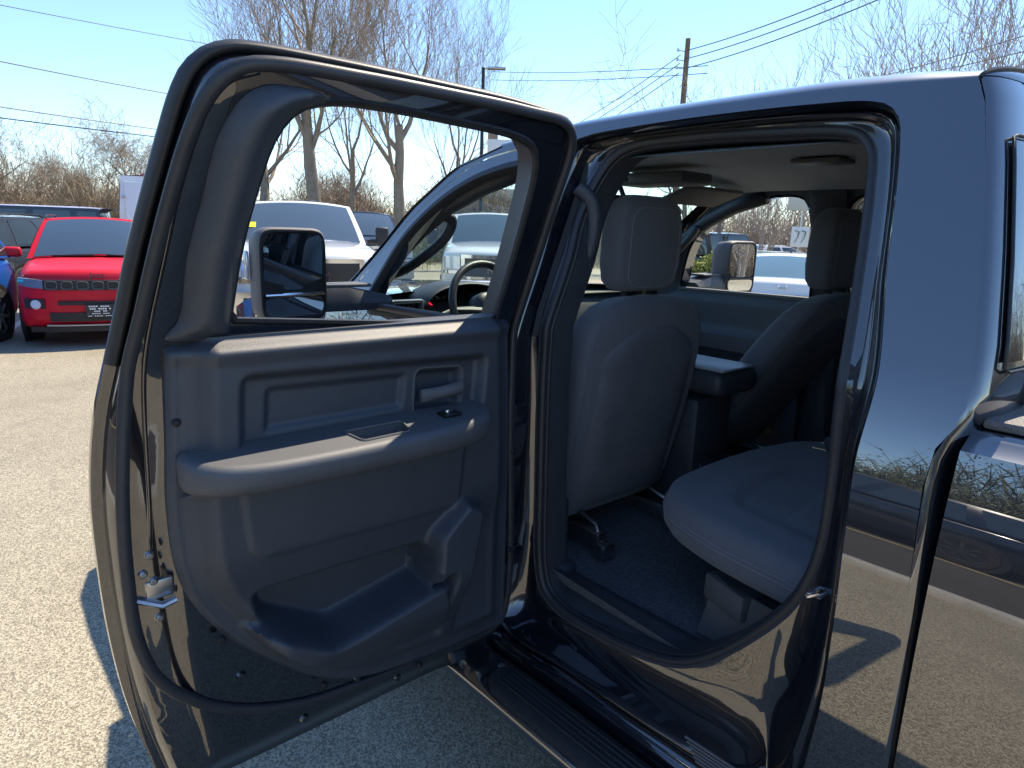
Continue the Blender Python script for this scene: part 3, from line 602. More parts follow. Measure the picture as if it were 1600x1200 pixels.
# ------------------------------------------------------------------ interior
def cushion(name, rings, mt, parent, p=4., n=36, clean=True):
    m_ = M(); m_.loft([superring(cx, cy, a, b, z, n, p) for cx, cy, a, b, z in rings], True, True, True); return m_.build(name, mt, parent, angle=75)
flr = M(); flr.fill([(-.86, -1.0), (.86, -1.0), (.86, 1.3), (-.86, 1.3)], [], .08, lambda P: np.c_[P, .585 + .045 * np.exp(-(P[:, 0] / .16) ** 2) + .14 * ss(.75, 1.25, P[:, 1]) + .012 * np.sin(P[:, 1] * 9) * ss(.3, .2, abs(P[:, 0] + .45))]); flr.build('floor_carpet', CARPET, TR)
sc_ = M(); sc_.loft([[(-.895, y, .548), (-.85, y, .575), (-.80, y, .605), (-.765, y, .603), (-.74, y, .585)] for y in np.linspace(.0, -.70, 12)], False); sc_.build('sill_scuff_plate', PLAST2, TR)
kp = M(); kp.box((-.82, -.03, .70), (.10, .06, .30), .02); kp.box((-.80, -.05, .615), (.07, .10, .06), .015); kp.build('kick_panel', PLAST, TR)
hlz = lambda x, y: 1.868 + .045 * (1 - (abs(x) / .66) ** 4) - .02 * ss(.2, .5, np.asarray(y))
hn = M(); hn.loft([[(x, y + (.10 * (1 - (x / .8) ** 2) if y > .3 else 0), float(hlz(x, y))) for x in np.linspace(-.68, .68, 33)] for y in np.linspace(-1.0, .36, 24)], False)
hn.build('headliner', LINER, TR, angle=60)
bwn = M(); bwn.loft([[(x, -.99 - .06 * (z < 1.4), z) for x in np.linspace(-.84, .84, 5)] for z in (.58, 1.2, 1.42)], False); bwn.build('rear_bulkhead_trim', PLAST2, TR)
for sg in (-1, 1):
    cpl = M(); cpl.loft([[(sg * (1 - float(T2(z)) - .21), y, z) for y in (-.86, -.92, -1.0)] for z in (1.36, 1.6, 1.86)], False); cpl.build('pillar_trim', PLAST2, TR)
# inner A pillars with grab handles, roof rail trim
def grab(pts, r, name, mt=PLAST, flat=1.): g = M(); g.tube(cr(pts, 8, False), r, 10, flat=flat); return g.build(name, mt, TR, angle=180)
for sg in (-1, 1):
    ap = M(); ap.tube([(sg * x, y, z) for x, y, z in ((.905, 1.08, 1.33), (.89, .97, 1.42), (.865, .85, 1.535), (.83, .72, 1.645), (.80, .58, 1.735), (.77, .42, 1.80), (.75, .25, 1.845))], .036, 10); ap.build('pillar_trim', PLAST2, TR, angle=180)
for sg in (-1, 1): grab([(sg * .80, .64, 1.70), (sg * .755, .62, 1.685), (sg * .745, .66, 1.63), (sg * .775, .77, 1.545), (sg * .82, .90, 1.475), (sg * .86, .93, 1.47)], .019, 'grab_handle', PLAST2)
grab([(-.775, -.02, 1.78), (-.745, -.05, 1.74), (-.735, -.055, 1.66), (-.75, -.03, 1.54), (-.785, .0, 1.43), (-.83, .02, 1.36)], .022, 'grab_handle', PLAST, 1.0)
bpt = M(); bpt.loft([[(-.93 + float(T2(z)) * 1.02 + dx, y, z) for dx, y in ((.0, .005), (.035, -.022), (.06, .0), (.07, .05), (.05, .10), (.0, .12))] for z in (.6, 1.0, 1.25, 1.36, 1.42)], False)
bpt.loft([[(-.93 + float(T2(z)) * 1.0 + dx, y, z) for dx, y in ((.0, -.020), (.020, -.024), (.028, -.005), (.02, .012), (.0, .014))] for z in np.linspace(1.36, 1.86, 8)], False); bpt.build('pillar_trim', PLAST2, TR)
bsl = M(); bsl.loft([[(-.79 + float(T2(z)) * .9 , y, z) for y in (.035, .08)] for z in np.linspace(1.0, 1.72, 6)], False); bsl.build('seat_belt', mat('belt_webbing', (.02, .02, .022), .8, bump=.6, bscale=900), TR)

def front_seat(x, dy=0., slope=0.):
    Yo = lambda z: dy + slope * (z - .7); yo = dy + slope * .76
    e = M()
    # backrest: stacked rounded rings, leaning back
    prof = [(z_, y_ + Yo(z_), a_, b_) for z_, y_, a_, b_ in [(.70, .14, .25, .050), (.735, .135, .272, .075), (.85, .115, .282, .082), (1.0, .085, .290, .084), (1.15, .055, .294, .082), (1.25, .038, .293, .078), (1.33, .025, .284, .073), (1.385, .016, .262, .068), (1.425, .010, .222, .060), (1.448, .008, .165, .045), (1.458, .008, .09, .025)]]
    e.loft([superring(x, y - .02, a * 1.05, b, z, 48, 4.6) for z, y, a, b in prof], True, True, True); so_ = e.build('front_seat', FABRIC, TR, angle=80)
    # hard back shell and seams
    sh = M(); rows = []
    for z in np.linspace(.73, 1.36, 26):
        y, a, b = [float(np.interp(z, [p_[0] for p_ in prof], [p_[k] for p_ in prof])) for k in (1, 2, 3)]
        q = float(ss(1.375, 1.26, np.array(z)))**.6; hw = .06 + .18 * q
        rows.append([(x + hw * t, y - .02 - b * (1 - abs(hw * t / a / 1.05) ** 4.6) ** (1 / 4.6) - .012 * (1 - abs(t) ** 8) * (1 if .74 < z < 1.345 else 0), z) for t in np.linspace(-1, 1, 25)])
    sh.loft(rows, False); sh.build('seat_back_panel', VINYL, so_, angle=60)
    for t in (-1, 1):
        pp = M(); pp.tube([(x + t * (a * 1.05 + .001) * .93, y - .02 - b * (1 - .93 ** 4.6) ** (1 / 4.6) - .001, z) for z, y, a, b in [[z] + [float(np.interp(z, [p_[0] for p_ in prof], [p_[k] for p_ in prof])) for k in (1, 2, 3)] for z in np.linspace(.78, 1.41, 30)]], .0022, 5); pp.build('piping', VINYL, so_)
    # cushion and base
    c = M(); c.loft([superring(x, .38 + dy, a, b, z, 40, 3.8) for a, b, z in ((.22, .24, .80), (.25, .265, .82), (.262, .275, .87), (.262, .275, .93), (.25, .265, .965), (.2, .22, .985), (.1, .1, .987))], True, True, True); c.build('seat_cushion', FABRIC, so_, angle=80)
    b_ = M(); b_.box((x, .36 + dy, .735), (.44, .44, .14), .02); b_.build('seat_base', PLAST2, so_)
    for dx in (-.19, .19):
        rl = M(); rl.box((x + dx, .24 + dy, .655), (.045, .60, .05), .008); rl.tube([(x + dx, -.06 + dy, .64), (x + dx, -.03 + dy, .70), (x + dx, .05 + dy, .72)], .008, 6); rl.box((x + dx, -.07 + dy, .625), (.06, .05, .05), .012); rl.build('seat_rail', STEEL, so_)
    # head restraint
    hy = lambda z: Yo(1.44) + .020 - (z - 1.47) * .03
    h = M(); hp = [(1.472, .095, .030), (1.480, .118, .045), (1.505, .142, .053), (1.56, .153, .057), (1.63, .154, .058), (1.69, .150, .056), (1.735, .138, .050), (1.762, .117, .040), (1.775, .083, .024)]
    h.loft([superring(x, hy(z), a * 1.04, b, z, 48, 5.5) for z, a, b in hp], True, True, True); ho = h.build('headrest', FABRIC, so_, angle=80)
    sp = M()
    loop = [(x + .124 * c_, 1.612 + .126 * s_) for c_, s_ in [(math.copysign(abs(math.cos(t)) ** .45, math.cos(t)), math.copysign(abs(math.sin(t)) ** .45, math.sin(t))) for t in np.linspace(0, 2 * math.pi, 80, endpoint=False)]]
    def hsurf(px, z):
        a, b = [float(np.interp(z, [p_[0] for p_ in hp], [p_[k] for p_ in hp])) for k in (1, 2)]
        return hy(z) - b * max(0, 1 - abs((px - x) / a / 1.04) ** 5.5) ** (1 / 5.5) - .0005
    sp.tube([(px, hsurf(px, z), z) for px, z in loop], .0010, 5, True); sp.build('stitching', STITCH, ho)
    for dx in (-.065, .065):
        po = M(); po.tube([(x + dx, .015 + yo, 1.44), (x + dx, .015 + yo, 1.50)], .007, 8); po.build('headrest_post', CHROME, so_)
    for dx in (-.065, .065):
        gd = M(); gd.box((x + dx, .012 + yo, 1.463), (.035, .03, .016), .005); gd.build('post_guide', BLACKP, so_)
    return so_
front_seat(-.42); front_seat(.46, .10, -.47)
tg = M(); tg.box((-.655, -.03, 1.335), (.022, .004, .012), .001); tg.build('seat_tag', mat('blue_tag', (.15, .3, .7), .5), TR)

# rear bench
RC_ = [(-.55, -.265), (-.38, -.240), (-.18, -.235), (.02, -.255), (.19, -.31), (.27, -.45), (.30, -.65), (.30, -.90), (-.79, -.90), (-.785, -.74), (-.748, -.52), (-.675, -.355)]
RC = resample(cr(RC_, 6), 120)
PANL = rnd([(-.60, -.46), (-.14, -.40), (-.10, -.90), (-.66, -.90)], .12)
PANR = rnd([(-.60, -.62), (-.12, -.56), (-.12, -.90), (-.64, -.90)], .10)
def zc(P):
    d = -sdp(P, RC); return .926 - .040 * (1 - np.sqrt(np.clip(1 - (1 - np.clip(d / .040, 0, 1)) ** 2, 0, 1))) - .022 * ss(0, .035, -sdp(P, PANL)) - .006 * np.exp(-(sdp(P, PANL) / .007) ** 2) + .012 * ss(.02, .06, -sdp(P, PANR)) + .018 * ss(-.35, -.75, P[:, 1]) * 0 + .012 * np.sin(np.clip((-.25 - P[:, 1]) / .6, 0, 1) * math.pi)
rs = M(); rs.fill(RC, [], .011, lambda P: np.c_[P, zc(P)])
r3 = lambda P, z: np.c_[P, np.full(len(P), z)]
cen = np.array([0, -.6])
rs.loft([np.c_[RC, zc(RC)], r3(inset(RC, -.006), .868), r3(inset(RC, -.004), .838), r3(inset(RC, .012), .812), r3(inset(RC, .05), .80)])
rso = rs.build('rear_bench', FABRIC, TR, angle=70)
for i, d in enumerate((-.0055, -.0070)):
    q = M(); L = inset(RC, d); zz_ = .880 - i * .012; run = [(*p, zz_) for p in L if p[1] > -.88]
    run = [(*p, zz_) for p in np.roll(L, -int(np.argmin(np.linalg.norm(L - np.array([.30, -.9]), axis=1))), 0)]
    q = M()
    pts = np.array(run); n_ = len(pts)
    for k in range(0, n_):
        a, b = pts[k], pts[(k + 1) % n_]
        if a[1] < -.86 or b[1] < -.86: continue
        for t0 in np.arange(0, 1, .34): q.tube([a + (b - a) * t0, a + (b - a) * min(1, t0 + .22)], .0016, 4)
    q.build('stitching', STITCH, rso)
rs2 = M(); rs2.loft([superring(.545, -.66, a, b, z, 40, 5) for a, b, z in ((.18, .22, .775), (.205, .235, .79), (.21, .24, .85), (.20, .23, .90), (.17, .2, .92), (.08, .1, .925))], True, True, True); rs2.build('bench_cushion', FABRIC, rso, angle=80)
sbk = M(); sbk.loft([superring(0, y, .76, .07, z, 44, 6) for z, y in ((.90, -.86), (.93, -.86), (1.1, -.885), (1.3, -.915), (1.42, -.93), (1.46, -.935))], True, True, True); sbk.build('seat_back', FABRIC, rso, angle=75)
for x in (-.42, .42):
    h = M(); h.loft([superring(x, -.93, a, b, z, 36, 4) for z, a, b in ((1.47, .10, .03), (1.49, .125, .045), (1.56, .13, .05), (1.62, .125, .047), (1.65, .1, .03))], True, True, True); h.build('rear_headrest', FABRIC, rso, angle=80)
for x in (-.40, .40):
    bx = M(); bx.box((x, -.72, .68), (.62, .42, .17), .015); bx.build('underseat_storage', PLAST2, rso)
pl = M(); pl.loft([[(-.735, -.52, .60), (-.71, -.55, .775), (-.77, -.62, .79)], [(-.755, -.70, .60), (-.75, -.72, .77), (-.80, -.75, .80)], [(-.80, -.82, .64), (-.80, -.84, .80), (-.84, -.86, .84)]], False); pl.box((-.70, -.60, .735), (.09, .15, .075), .012, rot=Matrix.Rotation(R(-18), 3, 'Z')); pl.build('side_trim', PLASTG, rso)
bl = M(); bl.tube(cr([(-.10, -.60, .93), (-.07, -.52, 1.0), (-.02, -.50, 1.015), (.05, -.52, .99), (.07, -.58, .93)], 6, False), .010, 8, flat=.5); bl.build('belt_buckle', mat('buckle_plastic', (.06, .065, .07), .3), rso)

# console, dash, wheel, instruments
cs = M(); cs.box((0, .20, .82), (.24, .52, .50), .03); cs.box((0, .03, 1.135), (.26, .36, .09), .030, 3); cso = cs.build('centre_console', PLAST2, TR)
c2 = M(); c2.box((0, -.068, .74), (.17, .012, .16), .01); c2.build('rear_console_panel', PLAST, cso)
for x in (-.03, .03):
    q = M(); q.box((x, -.076, .76), (.03, .008, .03), .003); q.build('outlet', STEEL, cso)
c3 = M(); c3.box((.0, .02, 1.186), (.22, .32, .010), .004); c3.build('console_lid', mat('lid_sun_patch', (.36, .40, .43), .4), cso)  # pale colour stands in for the sun patch on the lid
ds_ = M(); ds_.loft([[(x, y - .03 * (x / .85) ** 2 * 0, z + .02 * (1 - (x / .85) ** 2)) for x in np.linspace(-.86, .86, 25)] for y, z in ((.98, .80), (.96, 1.0), (.97, 1.16), (1.0, 1.27), (1.06, 1.335), (1.18, 1.36), (1.35, 1.365), (1.52, 1.35))], False); dso = ds_.build('dashboard', DASHTOP, TR, angle=60)
hdv = M(); hdv.loft([[( -.42 + .21 * math.cos(t) * f, y, 1.33 + .085 * math.sin(t) * f + dz) for t in np.linspace(0, math.pi, 21)] for y, f, dz in ((.955, 1.0, 0), (.94, 1.04, .004), (.96, 1.1, .008), (1.10, 1.12, .0), (1.2, 1.08, -.03))], False)
hdv.build('cluster_hood', PLAST2, dso)
cl = M(); cl.fill(rnd([(-.62, 1.23), (-.22, 1.23), (-.24, 1.40), (-.60, 1.40)], .06), [], .2, lambda P: np.c_[P[:, 0], 1.05 + (P[:, 1] - 1.3) * .3, P[:, 1]]); cl.build('instrument_cluster', mat('cluster_black', (.006, .007, .009), .15, coat=.5), dso)
for x, z, r_ in ((-.535, 1.31, .052), (-.305, 1.31, .052), (-.455, 1.335, .026), (-.385, 1.335, .026)):
    g = M(); g.tube([(x + r_ * math.cos(t), 1.047 + (z - 1.3 + r_ * math.sin(t)) * .3, z + r_ * math.sin(t)) for t in np.linspace(0, 2 * math.pi, 28, endpoint=False)], .003, 5, True); g.build('gauge_ring', CHROME, dso)
    for k in range(9):
        if r_ < .04: break
        t = R(-30 + k * 30); q = M(); q.box((x + .040 * math.cos(t), 1.045 + (z - 1.3 + .04 * math.sin(t)) * .3, z + .04 * math.sin(t)), (.006, .002, .006)); q.build('gauge_mark', WHITETXT, dso)
nd = M(); nd.tube([(-.535, 1.042, 1.312), (-.568, 1.042, 1.338)], .0035, 5); nd.build('gauge_needle', mat('needle_red', (.8, .02, .05), .4, emit=((1, .02, .05), .6)), dso)
vn = M()
for x0 in (-.73,):
    for dx, dz, sx, sz in ((0, .055, .15, .016), (0, -.055, .15, .016), (-.07, 0, .016, .12), (.07, 0, .018, .12), (0, -.005, .14, .014)): vn.box((x0 + dx, .962, 1.30 + dz), (sx, .03, sz), .006)
vn.build('air_vent_frame', mat('satin_bezel', (.34, .34, .33), .35, .6), dso)
vb = M(); vb.box((-.73, .985, 1.30), (.14, .02, .11)); vb.build('air_vent_core', mat('vent_black', (.008, .008, .009), .6), dso)
for k in range(4):
    q = M(); q.box((-.76 + k * .022, .972, 1.325), (.004, .012, .035)); q.build('vent_blade', PLASTG, dso)
scn = M(); scn.box((.02, .955, 1.15), (.30, .02, .30), .02); scn.build('centre_screen', mat('screen_glass', (.006, .007, .01), .08, coat=1), dso)
for x in (-.17, .20):
    v2 = M(); v2.box((x, .95, 1.22), (.07, .03, .15), .012); v2.build('side_air_vent', STEEL, dso)
# steering wheel
swm = M(); tilt = Matrix.Rotation(R(-22), 3, 'X'); cw_ = Vector((-.42, .80, 1.335))
def wp(x, y, z): return cw_ + tilt @ Vector((x, y, z))
swm.tube([wp(.19 * math.cos(t), 0, .19 * math.sin(t)) for t in np.linspace(0, 2 * math.pi, 48, endpoint=False)], .0165, 12, True); swo = swm.build('steering_wheel', mat('wheel_leather', (.03, .03, .033), .38, bump=.3, bscale=700), TR, angle=180)
hb_ = M(); hb_.loft([[wp(a * f, y, b * f) for a, b, _ in superring(0, -.01, .085, .072, 0, 30, 3.2)] for y, f in ((.03, 1), (-.015, 1), (-.032, .9), (-.038, .6), (-.04, .05))], True, True, True); hb_.build('wheel_hub', PLAST2, swo, angle=60)
spk = M()
for s0, s1 in (((-.07, -.01), (-.185, .0)), ((.07, -.01), (.185, 0)), ((0, -.06), (0, -.185))): spk.tube([wp(s0[0], -.01, s0[1]), wp((s0[0] + s1[0]) / 2, -.008, (s0[1] + s1[1]) / 2), wp(s1[0], 0, s1[1])], [.030, .022, .016], 8, flat=.5)
spk.build('wheel_spoke', PLASTG, swo, angle=60)
stk = M(); stk.tube([(-.50, .93, 1.32), (-.60, .90, 1.30)], .009, 8); stk.build('turn_stalk', PLASTG, swo)
# overhead: visors, console, inside mirror
for sg in (-1, 1):
    vs = M(); vs.box((sg * .40, .36, 1.825), (.42, .17, .020), .009, rot=Matrix.Rotation(R(-20), 3, 'X')); vs.build('sun_visor', mat('visor_cloth', (.16, .155, .145), .8), TR)
oc = M(); oc.box((0, .28, 1.865), (.20, .34, .045), .015); oc.build('overhead_console', PLASTG, TR)
im = M(); im.tube([(0, .50, 1.87), (0, .46, 1.80)], .010, 8); im.box((0, .44, 1.775), (.25, .03, .065), .015); im.build('inside_mirror', BLACKP, TR)
cg = M(); cg.tube(cr([(.69, -.50, 1.83), (.66, -.48, 1.81), (.65, -.38, 1.80), (.66, -.28, 1.81), (.69, -.26, 1.83)], 6, False), .009, 8); cg.build('roof_grab_handle', PLAST2, TR)
dl = M(); dl.box((0, -.35, 1.900), (.12, .16, .015), .006); dl.build('dome_lamp', PLASTG, TR)

# ------------------------------------------------------------------ parked vehicles
def polar(az, d): return (CAM.x + d * math.sin(R(az)), CAM.y + d * math.cos(R(az)))
def quadgrid(c00, c10, c01, c11, nu=10, nv=8, bulge=0., u0=0., u1=1., v0=0., v1=1., off=0., nrm=None):
    """bilinear patch, u across, v up; bulged along nrm"""
    c00, c10, c01, c11 = map(np.array, (c00, c10, c01, c11)); n = np.array(nrm, float); n /= np.linalg.norm(n); rows = []
    for v in np.linspace(v0, v1, nv):
        rows.append([c00 * (1 - u) * (1 - v) + c10 * u * (1 - v) + c01 * (1 - u) * v + c11 * u * v + n * (off + bulge * (1 - (2 * u - 1) ** 2) * 1.0 + .35 * bulge * (1 - (2 * v - 1) ** 2)) for u in np.linspace(u0, u1, nu)])
    return rows

def vehicle(name, label, cat, pos, heading, paint, st, gh, bow=.20, rbow=.10, group=None, wheels=(1.35, -1.35), wr=.35, glassm=GLASS_BG, side_split=(.0, .42, .78, 1.), rails=False, pillar=None, mirror=True, lights=True, wscreen_glass=None, rim=RIM, cargo=None, tail=None):
    """st: stations (s, half width, z bottom, z top); gh: dict of the greenhouse; local +Y is the nose"""
    group = group or {'suv': 'SUVs parked in the lot', 'pickup truck': 'pickups parked in the lot', 'sedan': 'sedans parked in the lot'}.get(cat)
    hx, hy = heading; root = empty(name, (pos[0], pos[1], 0), math.atan2(-hx, hy), label, cat, group)
    st = np.array(st, float); S = cr(st, 5, False); sF, sR = st[0, 0], st[-1, 0]
    def defm(x, y, z):
        hw = .9; q = min(1, abs(x) / hw)
        f = max(0, min(1, (y - (sF - 1.1)) / 1.1)); b = max(0, min(1, ((sR + .9) - y) / .9))
        return (x, y - bow * q ** 2.2 * f + rbow * q ** 2.2 * b, z)
    body = M(); rings = []
    for s_, hw, zb, zt in S:
        h = zt - zb; half = [(0, zb), (hw * .80, zb), (hw * .95, zb + .05), (hw * .99, zb + h * .18), (hw, zb + h * .40), (hw * .995, zb + h * .62), (hw * .985, zb + h * .74), (hw * .965, zb + h * .86), (hw * .92, zb + h * .945), (hw * .82, zb + h * .985), (hw * .5, zt + .008), (0, zt + .015)]
        rings.append([(x, s_, z) for x, z in half] + [(-x, s_, z) for x, z in half[-2:0:-1]])
    def shrink(rg, k, dy):
        zc_ = np.mean([p[2] for p in rg]); return [(p[0] * k, p[1] + dy, zc_ + (p[2] - zc_) * k) for p in rg]
    rings = [shrink(rings[0], .0, .05), shrink(rings[0], .6, .045), shrink(rings[0], .88, .032), shrink(rings[0], .96, .015)] + rings + [shrink(rings[-1], .96, -.015), shrink(rings[-1], .88, -.03), shrink(rings[-1], .0, -.045)]
    body.loft(rings); body.deform(defm)
    g = gh; zb_, zr = g['belt'], g['roof']; wb, wt = g['wb'], g['wr']; bf, rf_, rr_, br = g['bf'], g['rf'], g['rr'], g['br']
    C_ = {}
    for sg in (-1, 1):
        C_['bf', sg] = (sg * wb * .94, bf - .0, zb_); C_['rf', sg] = (sg * wt * .95, rf_, zr); C_['rr', sg] = (sg * wt * .95, rr_, zr); C_['br', sg] = (sg * wb * .95, br, zb_)
    top = M()
    # front, back, sides, roof of the greenhouse (bulged panels)
    fn_ = (0, zr - zb_, bf - rf_); bn_ = (0, -(zr - zb_), (rr_ - br)) if True else None
    bn_ = (0, -(zr - zb_), max(.02, rr_ - br))
    P_f = lambda **k: quadgrid(C_['bf', -1], C_['bf', 1], C_['rf', -1], C_['rf', 1], bulge=.07, nrm=(0, fn_[1], fn_[2]), **k)
    P_b = lambda **k: quadgrid(C_['br', 1], C_['br', -1], C_['rr', 1], C_['rr', -1], bulge=.05, nrm=bn_, **k)
    P_s = lambda sg, **k: quadgrid(C_['br', sg], C_['bf', sg], C_['rr', sg], C_['rf', sg], bulge=.035, nrm=(sg, 0, .25), **k)
    roof = []
    for v in np.linspace(0, 1, 12):
        y = rr_ + (rf_ - rr_) * v; e = .05 * (1 - abs(2 * v - 1) ** 3)
        roof.append([(wt * .95 * t * (1 + .035 / wt * (1 - (2 * v - 1) ** 2)), y + (.07 * (1 - t * t) if v > .99 else (-.05 * (1 - t * t) if v < .01 else 0)) + .0, zr + (.045 * (1 - t * t) + .012) * (1 if 0 < v < 1 else .55)) for t in np.linspace(-1, 1, 15)])
    top.loft(P_f(nu=14, nv=8), False); top.loft(P_b(nu=14, nv=8), False); top.loft(P_s(-1, nu=14, nv=8), False); top.loft(P_s(1, nu=14, nv=8), False); top.loft(roof, False)
    for v, cc in ((0, 'rr'), (-1, 'rf')): pass
    body.build('body', paint, root, angle=50)
    top.build('cabin', pillar or paint, root, angle=50)
    if pillar:
        rp = M(); rp.loft([[(x, y, z + .004) for x, y, z in r_] for r_ in roof], False); rp.build('roof_panel', paint, root)
    q = M(); q.loft(P_f(nu=14, nv=8, u0=.045, u1=.955, v0=.02, v1=.93, off=.006), False); q.build('windshield', wscreen_glass or glassm, root)
    q = M(); q.loft(P_b(nu=14, nv=8, u0=.07, u1=.93, v0=.10, v1=.90, off=.006), False); q.build('rear_window', glassm, root)
    for sg in (-1, 1):
        for a, b in zip(side_split[:-1], side_split[1:]):
            a2, b2 = 1 - b, 1 - a; q = M(); q.loft(P_s(sg, nu=8, nv=6, u0=a2 + .03, u1=b2 - .03, v0=.06, v1=.90, off=.006), False); q.build('side_window', glassm, root)
    for yw in wheels:
        for sg in (-1, 1):
            hwv = float(np.interp(yw, st[::-1, 0], st[::-1, 1])); cx = defm(sg * hwv, yw, .5)
            a = M(); a.lathe([(.0, 0), (wr * 1.18, 0), (wr * 1.22, -.05)], (0, 0, 0), 'x', 28); a.deform(lambda x, y, z: (sg * (hwv + .006 + x), cx[1] + y, wr + z)); a.build('wheel_arch', BLACKP, root)
            wheel(root, sg * (hwv - .085), cx[1], wr, .22, sg, 7, rim)
    if mirror:
        for sg in (-1, 1):
            q = M(); q.box((sg * (wb + .13), bf - .25, zb_ + .08), (.22, .10, .14), .04, 3); q.build('side_mirror', paint if mirror is True else mirror, root)
    if rails:
        for sg in (-1, 1):
            q = M(); q.tube([(sg * wt * .93, rr_ + .1, zr + .02), (sg * wt * .93, rr_ + .2, zr + .065), (sg * wt * .93, rf_ - .3, zr + .065), (sg * wt * .93, rf_ - .15, zr + .02)], .014, 6); q.build('roof_rail', BLACKP, root)
    root_def = lambda mm: mm.deform(defm)
    return root, root_def, st

def put_box(root, dfm, name, c, d, mt, r=.01, seg=2): q = M(); 
def part(root, dfm, name, mt, *boxes, r=.012):
    q = M()
    for c, d in boxes: q.box(c, d, min(r, min(d) * .45), 2)
    # cut long boxes so that they follow the bowed nose
    dfm(q); return q.build(name, mt, root)
def strip(root, dfm, name, mt, x0, x1, y, z0, z1, th=.02, n=9, r=0):
    """panel lying on the nose/tail between x0..x1, following the bow"""
    q = M(); xs = np.linspace(x0, x1, n)
    q.loft([[(x, y - th, z0), (x, y, z0 + .004), (x, y, z1 - .004), (x, y - th, z1)] for x in xs], True, True, True); dfm(q); return q.build(name, mt, root, angle=50)

SUV_ST = [(2.20, .80, .30, .82), (2.14, .87, .24, .95), (1.95, .905, .20, 1.00), (1.45, .915, .19, 1.055), (.95, .915, .19, 1.09), (.0, .92, .19, 1.10), (-1.2, .92, .19, 1.11), (-1.9, .91, .21, 1.10), (-2.12, .88, .26, 1.05), (-2.20, .82, .34, .92)]
SUV_GH = dict(belt=1.07, roof=1.60, wb=.905, wr=.70, bf=1.02, rf=.28, rr=-1.75, br=-2.10)
PU_ST = [(2.95, .90, .50, 1.12), (2.88, .97, .42, 1.26), (2.70, 1.0, .40, 1.33), (2.2, 1.01, .40, 1.385), (1.5, 1.01, .40, 1.415), (.3, 1.01, .40, 1.42), (-.8, 1.01, .40, 1.42), (-2.0, 1.01, .42, 1.42), (-2.9, 1.0, .46, 1.42), (-2.98, .97, .5, 1.38)]
PU_GH = dict(belt=1.38, roof=1.95, wb=.97, wr=.80, bf=1.38, rf=.66, rr=-.95, br=-1.10)

# red compact SUV facing us
hd_ = Vector((CAM.x + .45, CAM.y - 10.5)).normalized()
px, py = -.52, 8.72
hv = (-.20, -.98); L_ = 2.22
rs_, df, _ = vehicle('parked_suv', 'bright red compact SUV with black slotted grille, parked facing us', 'suv', (px - hv[0] * L_, py - hv[1] * L_), hv, REDP, SUV_ST, SUV_GH, rails=True, glassm=mat('windshield_slate', (.05, .08, .115), .05, coat=1, spec=.8))
strip(rs_, df, 'grille', BLACKP, -.60, .60, 2.262, .735, .865, .05, 15)
for k in range(7):
    x = -.51 + k * .17
    q = M(); q.tube([(x + .062 * math.copysign(abs(math.cos(t)) ** .5, math.cos(t)), 2.266, .80 + .048 * math.copysign(abs(math.sin(t)) ** .5, math.sin(t))) for t in np.linspace(0, 2 * math.pi, 24, endpoint=False)], .008, 5, True); df(q); q.build('grille_slot', mat('slot_grey', (.10, .105, .115), .35), rs_)
for sg in (-1, 1):
    q = M(); q.loft([[(sg * x, 2.255 - (.03 if e else 0), z) for z, e in ((z0, 1), (z0 + .006, 0), (z1 - .006, 0), (z1, 1))] for x, z0, z1 in ((.60, .75, .86), (.68, .755, .875), (.78, .77, .885), (.86, .80, .89))], True, True, True); df(q); q.build('headlight', mat('smoked_lens', (.16, .21, .27), .08, .3, coat=1), rs_)
    q = M(); q.loft([[(sg * x, 2.262, z) for z in (.84, .868)] for x in (.80, .84, .865)], False); df(q); q.build('daytime_lamp', mat('teal_lamp', (.05, .55, .75), .2, coat=1), rs_)
    q = M(); q.lathe([(.0, .02), (.05, .02), (.065, .0), (.07, -.02)], (sg * .70, 2.245, .555), 'y', 20); df(q); q.build('fog_lamp', LENS, rs_)
    strip(rs_, df, 'fog_pocket', BLACKP, min(sg * .60, sg * .82), max(sg * .60, sg * .82), 2.252, .50, .625, .03, 5)
strip(rs_, df, 'lower_grille', BLACKP, -.46, .46, 2.268, .545, .60, .04, 11)
strip(rs_, df, 'lower_intake', BLACKP, -.56, .56, 2.262, .335, .455, .05, 11)
strip(rs_, df, 'skid_trim', mat('skid_silver', (.4, .4, .42), .35, .6), -.60, .60, 2.258, .275, .300, .05, 11)
strip(rs_, df, 'chin_valance', BLACKP, -.78, .78, 2.235, .20, .272, .05, 11)
q = M(); q.box((0, 2.295, .475), (.33, .016, .17), .006, 1); plo = q.build('number_plate', mat('plate_black', (.03, .03, .033), .4), rs_)
for k, (wd, hgt) in enumerate(((.26, .022), (.24, .026), (.15, .02), (.20, .014), (.29, .012))):
    n = max(3, int(wd / .024)); q = M(); zz_ = .535 - k * .031
    for i in range(n):
        if (i * 7 + k * 3) % 5 == 0: continue
        q.box((-wd / 2 + (i + .5) * wd / n, 2.304, zz_), (wd / n * .75, .003, hgt * .8))
    q.build('plate_print', WHITETXT, plo)['kind'] = 'stuff'
text_mesh('hood_lettering', 'Jeep', .10, BLACKP, rs_, (0, 2.215, .925), (R(62), 0, R(180)))
wp_ = M(); wp_.tube([(-.55, 1.03, 1.115), (-.1, 1.07, 1.135)], .012, 5); wp_.build('wiper', BLACKP, rs_)
wp_ = M(); wp_.tube([(.05, 1.09, 1.13), (.55, 1.03, 1.115)], .012, 5); wp_.build('wiper', BLACKP, rs_)

